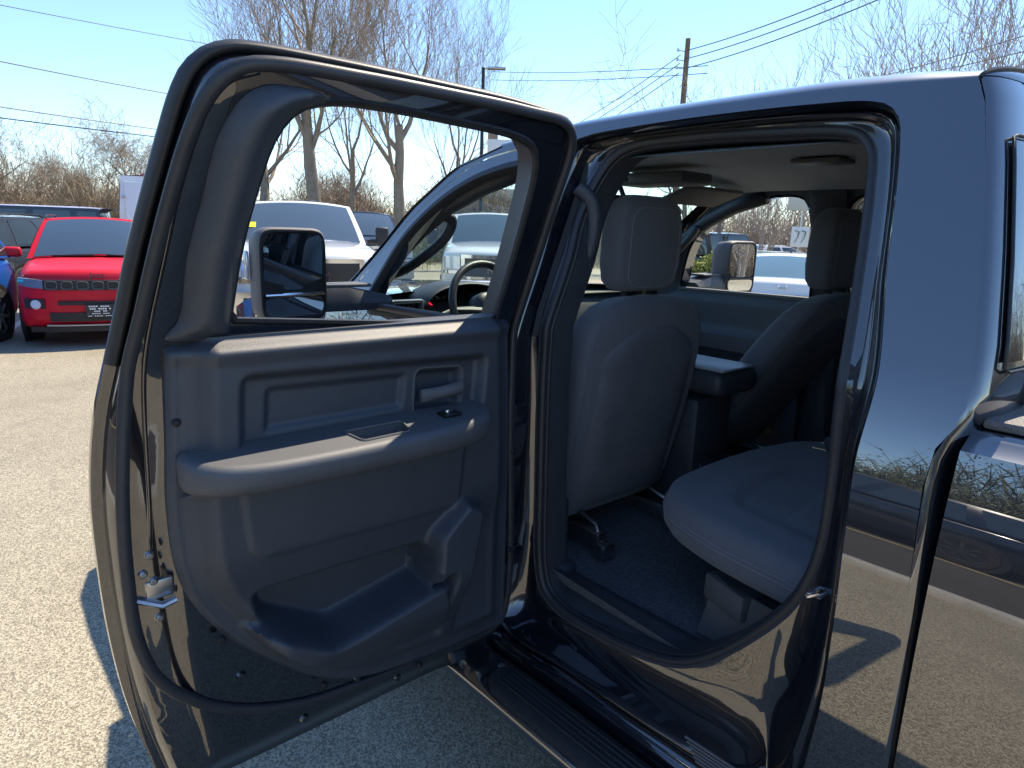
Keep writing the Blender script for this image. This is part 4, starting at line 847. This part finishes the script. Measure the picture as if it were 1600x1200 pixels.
# white heavy pickup facing us
def big_pickup(label, pos, heading, paint, detail=True, sticker=False, group=None, mir=BLACKP):
    ro, df, _ = vehicle('parked_pickup', label, 'pickup truck', pos, heading, paint, PU_ST, PU_GH, bow=.22, wheels=(1.85, -1.95), wr=.42, side_split=(0, .5, 1.), mirror=False, group=group, wscreen_glass=mat('windshield_bluegrey', (.07, .10, .13), .05, coat=1, spec=.8))
    for sg in (-1, 1):
        q = M(); q.box((sg * 1.22, 1.0, 1.50), (.20, .12, .30), .04, 3); q.tube([(sg * .98, 1.02, 1.42), (sg * 1.18, 1.02, 1.42)], .04, 8); q.build('side_mirror', mir, ro)
    if not detail: return ro
    strip(ro, df, 'grille_surround', CHROME, -.66, .66, 3.02, .80, 1.24, .08, 15); strip(ro, df, 'grille', mat('grille_mesh', (.03, .03, .035), .35, .4, bump=1, bscale=60), -.60, .60, 3.035, .86, 1.18, .06, 15)
    text_mesh('grille_lettering', 'RAM', .22, CHROME, ro, (0, 3.058, .99), (R(90), 0, R(180)), .006)
    for sg in (-1, 1):
        strip(ro, df, 'headlight', LENS, min(sg * .68, sg * .96), max(sg * .68, sg * .96), 3.0, .98, 1.20, .06, 6)
        strip(ro, df, 'headlight_trim', CHROME, min(sg * .67, sg * .97), max(sg * .67, sg * .97), 3.01, .90, .965, .06, 6)
    strip(ro, df, 'front_bumper', CHROME, -.98, .98, 3.10, .52, .80, .14, 17); strip(ro, df, 'bumper_intake', BLACKP, -.48, .48, 3.106, .56, .68, .05, 9)
    for sg in (-1, 1): strip(ro, df, 'fog_lamp', BLACKP, min(sg * .66, sg * .84), max(sg * .66, sg * .84), 3.108, .62, .73, .04, 5)
    for x in (-.42, -.21, 0, .21, .42):
        q = M(); q.box((x, .62, 2.015 - .03 * (x / .42) ** 2), (.085, .09, .03), .012, 2); q.build('marker_lamp', mat('marker_grey', (.2, .19, .18), .4), ro)
    q = M(); q.loft([[(.50 + a, .4 + b * 2, 2.0 + z) for a, b, _ in superring(0, 0, .02 * f, .03 * f, 0, 10, 2)] for z, f in ((0, 1), (.05, .7), (.10, .2))], True, True, True); q.build('antenna_fin', BLACKP, ro)
    if not sticker: return ro
    q = M(); q.loft(quadgrid((.60, 1.18, 1.565), (.86, 1.18, 1.565), (.60, 1.09, 1.64), (.86, 1.09, 1.64), 3, 3, 0, nrm=(0, .6, .7), off=.035), False); q.build('windshield_sticker', mat('yellow_sticker', (.75, .80, .02), .5), ro)
    for x, z in ((-.70, 1.70), (-.62, 1.50)):
        yy = 1.38 - (z - 1.38) / .57 * .72; q = M(); q.loft(quadgrid((x - .05, yy + .02, z - .05), (x + .05, yy + .02, z - .05), (x - .05, yy - .04, z + .04), (x + .05, yy - .04, z + .04), 3, 3, 0, nrm=(0, .6, .7), off=.035), False); q.build('windshield_label', WHITETXT, ro)
    return ro
def facing(az, d, dev=0):     # nose d metres out along azimuth az, pointing back at the lot
    a = R(az + dev); return polar(az, d), (-math.sin(a), -math.cos(a))
p_, h_ = facing(24.6, 9.0, -4); big_pickup('white heavy-duty pickup with chrome grille and roof marker lamps, seen past the door mirror', (p_[0] - h_[0] * 3.05, p_[1] - h_[1] * 3.05), h_, WHITEP, True, True)
p_, h_ = facing(29.2, 15.5, -6); big_pickup('dark blue pickup with black tow mirrors, behind the white heavy-duty pickup', (p_[0] - h_[0] * 3, p_[1] - h_[1] * 3), h_, DARKP, True)
p_, h_ = facing(39.8, 11.8, -4); big_pickup('white pickup seen through the windshield beyond the steering wheel', (p_[0] - h_[0] * 3, p_[1] - h_[1] * 3), h_, WHITEP, True)

# blue SUV at the left edge, its rear corner and wheel in view
def tail_suv(name, label, pos, heading, paint, st=SUV_ST, gh=SUV_GH, **k):
    ro, df, _ = vehicle(name, label, 'suv', pos, heading, paint, st, gh, **k); sR = st[-1][0]
    for sg in (-1, 1):
        q = M(); q.loft([[(sg * x, sR - .03 - y_, z) for z in (.84, .90, .98, 1.0)] for x, y_ in ((.50, .02), (.68, .02), (.80, .0), (.86, -.06))], False); df(q); q.build('tail_lamp', REDLENS, ro)
    strip(ro, df, 'rear_bumper', BLACKP, -.82, .82, sR - .05, .34, .56, -.06, 11); strip(ro, df, 'number_plate', WHITETXT, -.16, .16, sR - .055, .70, .80, -.02, 3)
    q = M(); q.box((0, gh['rr'] - .16, gh['roof'] + .0), (1.10, .26, .035), .015); q.build('spoiler', BLACKP, ro)
    return ro
tail_suv('parked_suv', 'bright blue SUV cropped by the left edge, one alloy wheel showing', (-2.92, 8.95), (-.44, -.90), BLUEP, glassm=GLASS_BG)
tail_suv('parked_suv', 'charcoal SUV with red tail lamp, between the blue and red SUVs', polar(4.6, 17.4), (.55, .83), GREYP, rails=True)
BOX_ST = [(2.2, .80, .45, 1.0), (2.1, .88, .40, 1.1), (1.2, .9, .4, 1.15), (0, .9, .4, 1.16), (-1.9, .9, .4, 1.16), (-2.15, .88, .45, 1.12), (-2.2, .85, .5, 1.0)]
BOX_GH = dict(belt=1.15, roof=1.86, wb=.90, wr=.82, bf=.85, rf=.55, rr=-2.0, br=-2.1)
tail_suv('parked_suv', 'red boxy SUV with black hard top, behind the charcoal SUV', polar(5.3, 22), (-.93, .36), mat('orange_red_paint', (.5, .02, .015), .2, coat=1), BOX_ST, BOX_GH, wr=.40, pillar=DARKP)
SED_ST = [(2.35, .76, .28, .62), (2.28, .85, .22, .74), (2.05, .90, .19, .82), (1.3, .915, .18, .93), (.8, .915, .18, .95), (-1.0, .92, .18, 1.03), (-1.6, .91, .19, 1.12), (-2.15, .89, .22, 1.14), (-2.32, .85, .28, 1.09), (-2.38, .80, .36, .96)]
SED_GH = dict(belt=1.0, roof=1.41, wb=.89, wr=.64, bf=1.10, rf=.20, rr=-.85, br=-1.80)
def sedan(label, pos, heading, paint, gm=GLASS_BG, detail=False, group=None):
    ro, df, _ = vehicle('parked_sedan', label, 'sedan', pos, heading, paint, SED_ST, SED_GH, wr=.33, glassm=gm, side_split=(0, .45, .85), group=group)
    for sg in (-1, 1):
        q = M(); q.loft([[(sg * x, -2.415 + y_, z) for z in (z0, z1)] for x, y_, z0, z1 in ((.38, .0, .962, .985), (.60, .005, .955, .995), (.78, .02, .95, 1.01), (.90, .10, .96, 1.015))], False); df(q); q.build('tail_lamp', REDLENS, ro)
        q = M(); q.loft([[(sg * x, -2.41 + y_, z) for z in (z0, z1)] for x, y_, z0, z1 in ((.45, .0, .92, .953), (.62, .005, .90, .95), (.80, .02, .90, .945))], False); df(q); q.build('reverse_lamp', LENS, ro)
    strip(ro, df, 'trunk_crease', SILVERP, -.40, .40, -2.41, .95, .962, -.02, 5); strip(ro, df, 'number_plate', WHITETXT, -.16, .16, -2.415, .62, .74, -.02, 3); strip(ro, df, 'rear_bumper', BLACKP, -.75, .75, -2.40, .28, .40, -.05, 9)
    q = M(); q.tube([(.05 * dx, -2.425, 1.045 + dz * .04) for dx, dz in ((-.8, 1), (-1, 0), (-.8, -1), (-.8, 0), (.8, 0), (.8, -1), (1, 0), (.8, 1))], .006, 5); q.build('trunk_emblem', CHROME, ro)
    q = M(); q.loft([[(a, -.55 + b * 2, 1.45 + z) for a, b, _ in superring(0, 0, .025 * f, .04 * f, 0, 10, 2)] for z, f in ((-.02, 1), (.03, .7), (.07, .2))], True, True, True); q.build('antenna_fin', BLACKP, ro)
    return ro
p_, h_ = facing(62.6, 9.6, 2); h_ = (-h_[0], -h_[1]); sedan('white sedan seen from behind through the passenger window', (p_[0] + h_[0] * 2.38, p_[1] + h_[1] * 2.38), h_, WHITEP, GLASS_BG2, True)
p_ = polar(57.2, 22.5); tail_suv('parked_suv', 'dark boxy SUV parked beyond the hedge, left of the passenger mirror', p_, (.95, -.3), GREYP, [(2.2, .80, .45, 1.0), (2.1, .88, .40, 1.1), (1.2, .9, .4, 1.15), (0, .9, .4, 1.16), (-1.9, .9, .4, 1.16), (-2.15, .88, .45, 1.12), (-2.2, .85, .5, 1.0)], dict(belt=1.15, roof=1.78, wb=.90, wr=.82, bf=.85, rf=.55, rr=-2.0, br=-2.1), wr=.40)
for az, d, hdg, pt, lb in ((59.3, 31, (.9, -.4), SILVERP, 'silver sedan in the far row beyond the hedge, left of the spreading tree'), (61.8, 30, (.9, -.45), WHITEP, 'white sedan in the far row right of the spreading tree')):
    sedan(lb, polar(az, d), hdg, pt)
sedan('white sedan in the far row left of the white van', polar(9.6, 23), (.55, .83), WHITEP)
sedan('grey sedan in the far row between the white sedan and the van', polar(10.9, 25.5), (.4, .9), SILVERP)
p_ = polar(10.6, 29); tail_suv('parked_suv', 'dark SUV in the far row behind the grey sedan', p_, (.2, .98), GREYP)

# white cargo van, back doors to us
VAN_ST = [(2.7, .80, .40, 1.0), (2.6, .92, .32, 1.15), (2.0, .98, .30, 1.30), (1.4, 1.0, .30, 1.50), (0, 1.0, .30, 1.55), (-2.5, 1.0, .30, 1.55), (-2.7, .99, .32, 1.55), (-2.75, .98, .36, 1.54)]
p_ = polar(14.6, 16.6); hvn = (.24, .97)
vr, vdf, _ = vehicle('cargo_van', 'white high-roof cargo van seen from behind, beyond the red SUV', 'van', (p_[0] + hvn[0] * 2.75, p_[1] + hvn[1] * 2.75), hvn, WHITEP, VAN_ST, dict(belt=1.5, roof=2.52, wb=1.03, wr=.93, bf=1.9, rf=.9, rr=-2.72, br=-2.76), bow=.25, rbow=.0, wheels=(1.75, -1.75), wr=.36, glassm=WHITEP, wscreen_glass=GLASS_BG)
for sg in (-1, 1):
    q = M(); q.box((sg * .91, -2.80, 1.25), (.12, .05, .36), .02); q.build('tail_lamp', REDLENS, vr)
    q = M(); q.box((sg * .45, -2.815, 2.56), (.12, .04, .04), .01); q.build('marker_lamp', REDLENS, vr)
    q = M(); q.box((sg * .43, -2.80, 1.40), (.82, .03, 2.0), .02); dro = q.build('back_door', WHITEP, vr)
    q = M(); q.box((sg * .06, -2.825, 1.25), (.04, .03, .16), .01); q.build('door_handle', BLACKP, dro)
    for z in (.7, 1.3, 2.1):
        q = M(); q.box((sg * .86, -2.825, z), (.07, .03, .05), .01); q.build('hinge', SILVERP, dro)
q = M(); q.box((0, -2.85, .45), (1.9, .14, .16), .03); q.build('rear_bumper', BLACKP, vr)
# row across the road, met only in the truck's paint
for i, (y, pt, lb) in enumerate(((-4.2, DARKP, 'dark SUV parked across the road, reflected in the truck bed'), (1.6, DARKP, 'black SUV parked across the road, reflected in the truck door pillar'), (7.2, WHITEP, 'white SUV parked across the road, reflected beside the open door'), (-9.8, GREYP, 'grey SUV parked across the road, reflected at the tail of the bed'))):
    tail_suv('parked_suv', lb, (-8.6, y), (.0, 1), pt, group='SUVs parked across the road', rim=GREYP)

# ------------------------------------------------------------------ trees and shrubs
BARK = mat('bark', (.22, .18, .14), .9, col2=(.32, .27, .22), vscale=4, bump=1, bscale=30)
BARK_D = mat('bark_grey', (.17, .14, .12), .9, col2=(.25, .21, .18), vscale=5)
TWIG = mat('twigs', (.28, .22, .165), .9, col2=(.38, .31, .24), vscale=1.5)
TWIGP = mat('reddish_twigs', (.34, .28, .24), .9, col2=(.44, .37, .32), vscale=1.5)
def tree_meshes(seed, h, r0, fork=.25, spread=.55, levels=5, nchild=(5, 5, 5, 5, 4), trop=.12, multi=1, twig_r=.006):
    rnd_ = random.Random(seed); tr = M(); tw = M()
    def branch(p, d, ln, rad, lv):
        n = 5 if lv < 2 else (4 if lv < 4 else 3); pts = [p]; rs = [rad]; dirs = [d]; dd = d.copy(); pp = p.copy(); end = max(rad * (.55 if lv == 0 else .25), twig_r * .6)
        for i in range(n):
            j = (.10 if lv == 0 else .20)
            dd = (dd + Vector((rnd_.uniform(-j, j), rnd_.uniform(-j, j), rnd_.uniform(-j, j) * .6 + (trop if lv else .1)))).normalized()
            pp = pp + dd * (ln / n); pts.append(pp.copy()); dirs.append(dd.copy()); rs.append(rad + (end - rad) * (i + 1) / n)
        (tr if lv < 2 else tw).tube(pts, rs, 7 if lv == 0 else (5 if lv == 1 else 3), cap=False)
        if lv >= levels: return
        k = nchild[lv]
        for c in range(k):
            f = (fork + (1 - fork) * (c + rnd_.random()) / k) if lv else (.55 + .45 * (c + .5) / k)
            if c == k - 1: f = 1
            q = f * n; i = min(int(q), n - 1); t = q - i; bp_ = pts[i].lerp(pts[i + 1], t); rr_ = rs[i] + (rs[i + 1] - rs[i]) * t
            a = rnd_.uniform(0, 6.283); dv = dirs[i + 1]; ax = dv.cross(Vector((math.cos(a), math.sin(a), .3))).normalized()
            nd = (dv * (1 - spread * rnd_.uniform(.6, 1.3)) + ax * spread * rnd_.uniform(.8, 1.4)).normalized()
            branch(bp_, nd, ln * rnd_.uniform(.50, .78) * (1.15 if lv == 0 else 1), max(twig_r, rr_ * rnd_.uniform(.45, .7)), lv + 1)
    for s_ in range(multi):
        a = rnd_.uniform(0, 6.28); lean = .05 if multi == 1 else .38
        branch(Vector((0, 0, -.1)), Vector((math.cos(a) * lean, math.sin(a) * lean, 1)).normalized(), h * (.42 if multi == 1 else .30), r0, 0)
    return tr, tw
LIB = {}; HGT = {}
def tree(name, label, pos, key, height=10., rz=0., group='bare trees round the lot', bark=BARK, twig=TWIG, cat='tree'):
    if key not in LIB:
        tr, tw = tree_meshes(**TREES[key]); HGT[key] = max(v[2] for v in tw.v); LIB[key] = (tr.build('trunk', bark, angle=180), tw.build('crown', twig, angle=180)); first = True
    else: first = False
    e = empty(name, (pos[0], pos[1], -.02), rz, label, cat, group); e.scale = (height / HGT[key],) * 3
    for o, nm in zip(LIB[key], ('trunk', 'crown')):
        c = o if first else o.copy()
        if not first: COL.objects.link(c)
        c.parent = e
    return e
TREES = {
 'tall1': dict(seed=4, h=17, r0=.36, levels=5, nchild=(6, 5, 5, 4, 3), spread=.40, trop=.20, twig_r=.009),
 'tall2': dict(seed=11, h=16, r0=.34, levels=5, nchild=(6, 5, 5, 4, 3), spread=.42, trop=.20, twig_r=.009),
 'tall3': dict(seed=23, h=15, r0=.22, levels=5, nchild=(5, 5, 5, 4, 3), spread=.40, trop=.20, twig_r=.008),
 'round': dict(seed=7, h=9, r0=.22, levels=5, nchild=(6, 6, 5, 4, 3), spread=.65, trop=.08, twig_r=.010),
 'vase': dict(seed=31, h=7.0, r0=.05, levels=4, nchild=(4, 4, 4, 3), spread=.38, trop=.12, multi=5, twig_r=.004),
 'thin': dict(seed=40, h=8, r0=.10, levels=4, nchild=(5, 5, 4, 3), spread=.55, trop=.10, twig_r=.006),
}
tree('bare_tree', 'tall bare tree with thick trunk behind the white pickup, framed left in the door window', polar(25.3, 33), 'tall1', 19, .4)
tree('bare_tree', 'tall bare tree with thick trunk near the middle of the door window', polar(31.6, 32), 'tall2', 18, 2.1)
tree('bare_tree', 'slim bare tree between the two thick trunks in the door window', polar(28.0, 36), 'tall3', 17, 1.2)
tree('bare_tree', 'tall bare tree just left of the lamp post', polar(36.2, 37), 'tall3', 17, 4.0)
tree('bare_tree', 'tall bare tree behind the top left corner of the door', polar(21.0, 38), 'tall2', 18, 5.2)
tree('bare_tree', 'rounded bare tree alone above the white van', polar(12.6, 62), 'round', 10.5, .3)
tree('bare_tree', 'broad bare tree at the far left edge of the tree line', polar(3.6, 58), 'round', 9, 2.0)
tree('bare_tree', 'bare tree in the far tree line above the charcoal SUV', polar(6.6, 66), 'round', 8, 4.0)
tree('bare_tree', 'low bare tree in the far tree line left of the van', polar(9.4, 64), 'round', 6.5, 1.1)
tree('bare_tree', 'sparse bare tree spreading round the utility pole', polar(54.6, 30), 'thin', 10.8, .8, bark=BARK_D)
tree('bare_tree', 'sparse bare tree right of the utility pole above the roof', polar(57.6, 32), 'thin', 9.5, 3.4)
tree('bare_tree', 'multi-stemmed bare tree rising over the rear of the cab roof', polar(67.0, 25), 'vase', 11, 1.0, bark=TWIGP, twig=TWIGP)
tree('bare_tree', 'multi-stemmed bare tree at the top right corner', polar(74.5, 21), 'vase', 11.5, 2.6)
tree('bare_tree', 'multi-stemmed spreading tree seen through the passenger window', polar(60.5, 27), 'vase', 6.5, 4.4)
# brushwood: far wood reading as one mass
def brush(name, label, arcs, n, hmin, hmax, seed, mt, wd=.018, base=0., leaf=None):
    rnd_ = random.Random(seed); V = []; F = []
    for i in range(n):
        a0, a1, d0, d1 = rnd_.choice(arcs); x, y = polar(rnd_.uniform(a0, a1), rnd_.uniform(d0, d1)); h = rnd_.uniform(hmin, hmax) * (.6 + .4 * math.sin(x * .7) * math.cos(y * .45)); p = Vector((x, y, base))
        d = Vector((rnd_.uniform(-.35, .35), rnd_.uniform(-.35, .35), 1)).normalized(); tip = p + d * h; s_ = Vector((rnd_.uniform(-1, 1), rnd_.uniform(-1, 1), 0)).normalized() * wd * h * .35
        o = len(V); V += [p - s_, p + s_, tip]; F.append((o, o + 1, o + 2))
        for k in range(7):
            q = p.lerp(tip, rnd_.uniform(.25, .95)); e = q + Vector((rnd_.uniform(-1, 1), rnd_.uniform(-1, 1), rnd_.uniform(.1, 1.1))).normalized() * h * rnd_.uniform(.12, .34); w_ = Vector((rnd_.uniform(-1, 1), rnd_.uniform(-1, 1), rnd_.uniform(-.5, .5))).normalized() * wd * .8
            o = len(V); V += [q - w_, q + w_, e]; F.append((o, o + 1, o + 2))
            if leaf:
                for j in range(leaf):
                    c = q.lerp(e, rnd_.random()) + Vector((rnd_.uniform(-.1, .1), rnd_.uniform(-.1, .1), rnd_.uniform(-.1, .1))); a = Vector((rnd_.uniform(-1, 1), rnd_.uniform(-1, 1), rnd_.uniform(-1, 1))) * .07; b = Vector((rnd_.uniform(-1, 1), rnd_.uniform(-1, 1), rnd_.uniform(-1, 1))) * .06
                    o = len(V); V += [c, c + a, c + b]; F.append((o, o + 1, o + 2))
    m_ = M(); m_.v = [tuple(v) for v in V]; m_.f = F; o = m_.build(name, mt, smooth=False); tag(o, label, 'brushwood', None, 'stuff'); return o
brush('brushwood', 'tan bare brushwood along the far edge of the lot', [(-6, 16, 58, 80), (14, 42, 40, 60), (14, 42, 38, 52), (42, 82, 34, 60)], 15000, 2.0, 5.4, 3, TWIG, .024)
brush('brushwood', 'warm brown tree line beyond the far parked cars at left', [(-5, 17, 50, 70)], 7000, 3.4, 7.0, 8, mat('warm_twigs', (.27, .20, .13), .9, col2=(.36, .28, .19), vscale=1.5), .022)
brush('brushwood', 'dense tan thicket between the tree trunks seen through the door window', [(15, 44, 36, 46)], 7000, 3.2, 6.2, 6, TWIG, .020)
brush('brushwood', 'reddish brown thicket above the far cars at left', [(-4, 14, 66, 90), (56, 76, 30, 48)], 3200, 3.0, 6.0, 5, TWIGP, .028)
YEL = mat('spring_leaf', (.20, .19, .04), .8, col2=(.12, .15, .03), vscale=2)
brush('shrub_mass', 'yellow-green spring shrubs behind the white pickup', [(18, 34, 27, 31)], 420, 1.6, 2.7, 9, YEL, .02, leaf=9)
brush('shrub_mass', 'tan and green undergrowth beyond the dark blue pickup', [(28, 46, 33, 38)], 700, 1.4, 3.2, 12, mat('tan_leaf', (.24, .19, .09), .85, col2=(.17, .17, .06), vscale=1.5), .02, leaf=5)
brush('shrub_mass', 'brush bank across the road, reflected in the black paint', [(-88, -20, 11, 17), (-110, -60, 11, 19), (-175, -75, 11, 20)], 4200, 2.4, 5.2, 15, mat('bank_leaf', (.17, .15, .08), .85, col2=(.12, .14, .05), vscale=1), .03, leaf=4)
# clipped hedge with yellow-green leaves
HEDG = mat('hedge_leaf', (.22, .26, .05), .7, col2=(.33, .34, .10), vscale=6)
def hedge(label, a, b, h, wd, n, seed):
    rnd_ = random.Random(seed); A_, B_ = Vector((*a, 0)), Vector((*b, 0)); sd = (B_ - A_).cross(Vector((0, 0, 1))).normalized(); q = M(); V = []; F = []
    for i in range(n):
        u, v, t = rnd_.random(), rnd_.uniform(-1, 1), rnd_.random() ** .6; hh = h * (.93 + .07 * math.sin(u * 23))
        c = A_.lerp(B_, u) + sd * v * wd * .5 + Vector((0, 0, hh * t)); e = [Vector((rnd_.uniform(-1, 1), rnd_.uniform(-1, 1), rnd_.uniform(-1, 1))).normalized() * .07 for _ in range(2)]
        o = len(V); V += [c, c + e[0], c + e[0] * .5 + e[1]]; F.append((o, o + 1, o + 2))
    q.v = [tuple(v) for v in V]; q.f = F
    e_ = empty('hedge', (0, 0, 0), 0, label, 'hedge'); q.build('foliage', HEDG, e_, smooth=False)['kind'] = 'stuff'
    t_ = M()
    for i in range(26):
        p = A_.lerp(B_, (i + .5) / 26); t_.tube([p, p + Vector((rnd_.uniform(-.1, .1), rnd_.uniform(-.1, .1), h * .8))], [.02, .006], 4)
    t_.build('stems', BARK, e_)['kind'] = 'stuff'
hedge('clipped yellow-green hedge beyond the passenger mirror', polar(53.5, 15), polar(64.5, 15.5), 1.32, .8, 16000, 21)

# ------------------------------------------------------------------ poles, signs, wires
WOOD = mat('pole_wood', (.20, .145, .10), .85, var=.3, vscale=6, bump=1, bscale=40)
up = empty('utility_pole', (25.62, 18.95, -.02), 0, 'wooden utility pole with crossarm and wires above the truck roof', 'utility pole')
q = M(); q.tube([(0, 0, 0), (-.06, -.05, 5), (-.14, -.1, 10.5)], [.17, .15, .11], 10); q.build('shaft', WOOD, up)
for z, ln in ((8.55, 1.9), (10.2, .5)):
    q = M(); q.box((-.12, -.08, z), (ln, .10, .12), .01, rot=Matrix.Rotation(R(40), 3, 'Z')); q.build('crossarm', WOOD, up)
for dx in (-.75, -.35, .35, .75):
    q = M(); q.lathe([(0, .12), (.03, .12), (.045, .05), (.03, 0)], (-.12 + dx * .77, -.08 + dx * .64, 8.62), 'z', 8); q.build('insulator', mat('insulator', (.2, .17, .15), .3), up)
for dz in (.0, .35, .75):
    q = M(); q.tube([(-.1, -.08, 9.2 + dz), (-.45, .18, 9.25 + dz)], .02, 6); q.lathe([(0, .14), (.05, .12), (.05, .0)], (-.45, .18, 9.2 + dz), 'z', 8); q.build('insulator_bracket', STEEL, up)
lp_ = empty('lamp_post', (16.25, 22.14, -.02), 0, 'slim dark lamp post with flat lamp head and hanging banner', 'lamp post')
q = M(); q.tube([(0, 0, 0), (0, 0, 8.2)], [.09, .07], 10); q.build('post', BLACKP, lp_)
q = M(); q.box((.42, -.36, 8.18), (.75, .30, .09), .03, rot=Matrix.Rotation(R(-40), 3, 'Z')); q.tube([(0, 0, 8.15), (.2, -.17, 8.18)], .03, 6); q.build('lamp_head', STEEL, lp_)
q = M(); q.box((.35, -.30, 5.35), (.42, .02, .75), .004, rot=Matrix.Rotation(R(-40), 3, 'Z')); q.build('sign_plate', mat('sign_brown', (.28, .2, .14), .6), lp_)
q = M(); q.box((.62, -.53, 4.95), (1.15, .02, .95), .004, rot=Matrix.Rotation(R(-40), 3, 'Z')); q.build('banner', mat('banner_white', (.75, .76, .78), .6), lp_)
def wire(name, label, a, b, sag, r_=.016, grp='overhead wires'):
    a, b = Vector(a), Vector(b); q = M(); q.tube([a.lerp(b, t) - Vector((0, 0, sag * 4 * t * (1 - t))) for t in np.linspace(0, 1, 24)], r_, 4); return tag(q.build(name, BLACKP), label, 'wire', grp)
def ext(a, b, t): a, b = Vector(a), Vector(b); return a + (b - a) * t
w_ = [((.58, 28.0, 6.8), (6.66, 30.96, 7.04), 'lone upper wire crossing the sky left of the door', .018), ((1.77, 43.06, 7.16), (10.07, 46.71, 7.37), 'upper of the paired wires left of the door', .026), ((1.72, 43.13, 6.64), (10.05, 46.76, 6.92), 'lower of the paired wires left of the door', .026), ((.34, 23.77, 7.58), (7.06, 26.34, 8.24), 'faint topmost wire at the upper left', .010)]
for a, b, lb, r_ in w_: wire('overhead_wire', lb, ext(a, b, -1.2), ext(a, b, 2.6), .25, r_)
pt_ = Vector((25.2, 18.65, 9.9))
for i, dz in enumerate((0, -.35, -.75)):
    wire('overhead_wire', ('highest', 'middle', 'lowest')[i] + ' of the three wires running from the utility pole to the upper right', pt_ + Vector((0, 0, dz)), (14.2, -1.6, 9.1 + dz * .45), .5, .020)
    wire('overhead_wire', ('highest', 'middle', 'lowest')[i] + ' of the three wires running from the utility pole down to the left', pt_ + Vector((-.2, .2, dz - .2)), (48, 60, 9.8 + dz * 2), .9, .022)
for i, (a, b) in enumerate((((32.06, 26.04, 11.43), (36.92, 42.25, 14.36)), ((32.06, 26.04, 11.0), (36.92, 42.25, 13.75)))):
    wire('overhead_wire', ('upper', 'lower') + () and ('upper', 'lower')[i] + ' of the level wires between tree and utility pole', ext(a, b, -.3), ext(a, b, 1.5), .2, .02)
for i, (a, b) in enumerate((((25.2, 9.08, 7.8), (20.37, 4.52, 7.17)), ((25.44, 8.52, 7.65), (20.46, 4.48, 6.8)), ((26.05, 6.81, 7.41), (22.44, 4.94, 6.9)))):
    wire('overhead_wire', ('top', 'middle', 'bottom')[i] + ' wire through the bare branches at the upper right', ext(a, b, -.5), ext(a, b, 1.8), .1, .015)
sg_ = empty('road_sign', (*polar(63.4, 19), 0), R(-63), 'white road sign with bold black arrow marks beyond the sedan', 'sign')
q = M(); q.tube([(0, 0.03, 0), (0, .03, 3.3)], .03, 6); q.build('post', STEEL, sg_)
q = M(); q.box((0, 0, 1.75), (.42, .015, .50), .004); q.build('sign_plate', WHITETXT, sg_)
for dx in (-.08, .08):
    q = M(); q.tube([(dx - .05, -.012, 1.90), (dx + .05, -.012, 1.88), (dx + .03, -.012, 1.74), (dx - .04, -.012, 1.60)], [.035, .04, .022, .012], 6, flat=.3); q.build('arrow_mark', BLACKP, sg_)
q = M(); q.box((0, 0, 2.85), (.75, .015, .90), .004); q.build('upper_plate', mat('sign_back', (.5, .52, .53), .4, .5), sg_)
ub = empty('utility_cabinet', (*polar(61.9, 14.2), 0), R(-60), 'grey-green metal utility cabinet at the end of the hedge', 'utility cabinet')
q = M(); q.box((0, 0, .70), (.65, .5, 1.40), .02); q.build('cabinet', mat('cabinet_grey', (.33, .38, .38), .5), ub); q = M(); q.box((0, 0, 1.42), (.70, .55, .04), .01); q.build('lid', mat('cabinet_grey', (.33, .38, .38), .5), ub)
rb_ = empty('sign_board', (*polar(39.8, 40), 0), R(-39), 'wide pale sign board standing beyond the white pickup', 'sign board')
q = M(); q.box((0, 0, 3.0), (4.2, .2, 2.0), .02); q.build('board', mat('board_white', (.6, .64, .66), .6), rb_)
for dx in (-1.8, 1.8):
    q = M(); q.box((dx, 0, 1), (.2, .2, 2.0), .01); q.build('leg', STEEL, rb_)
q = M(); q.box((1.6, -.12, 3.3), (.55, .05, .6), .01); q.build('red_mark', REDP, rb_)
for k in range(2):
    q = M(); q.box((-.5, -.12, 3.4 - k * .6), (2.4, .04, .22), .01); q.build('grey_band', mat('band_grey', (.3, .33, .35), .6), rb_)
# trees behind the truck, met in the passenger mirror
for (x, y), k_, h_, lb in (((14, -13), 'vase', 8, 'multi-stemmed bare tree reflected in the passenger mirror'), ((20, -17.5), 'tall3', 12, 'upright bare tree reflected in the right half of the passenger mirror'), ((16.5, -20), 'round', 9, 'rounded bare tree reflected in the left half of the passenger mirror')):
    tree('bare_tree', lb, (x, y), k_, h_, 1.7, group='bare trees behind the truck')
m_ = brush('brushwood', 'tan brushwood behind the truck, reflected in the passenger mirror', [(116, 142, 24, 36)], 2600, 3.0, 6.5, 31, TWIG, .03)
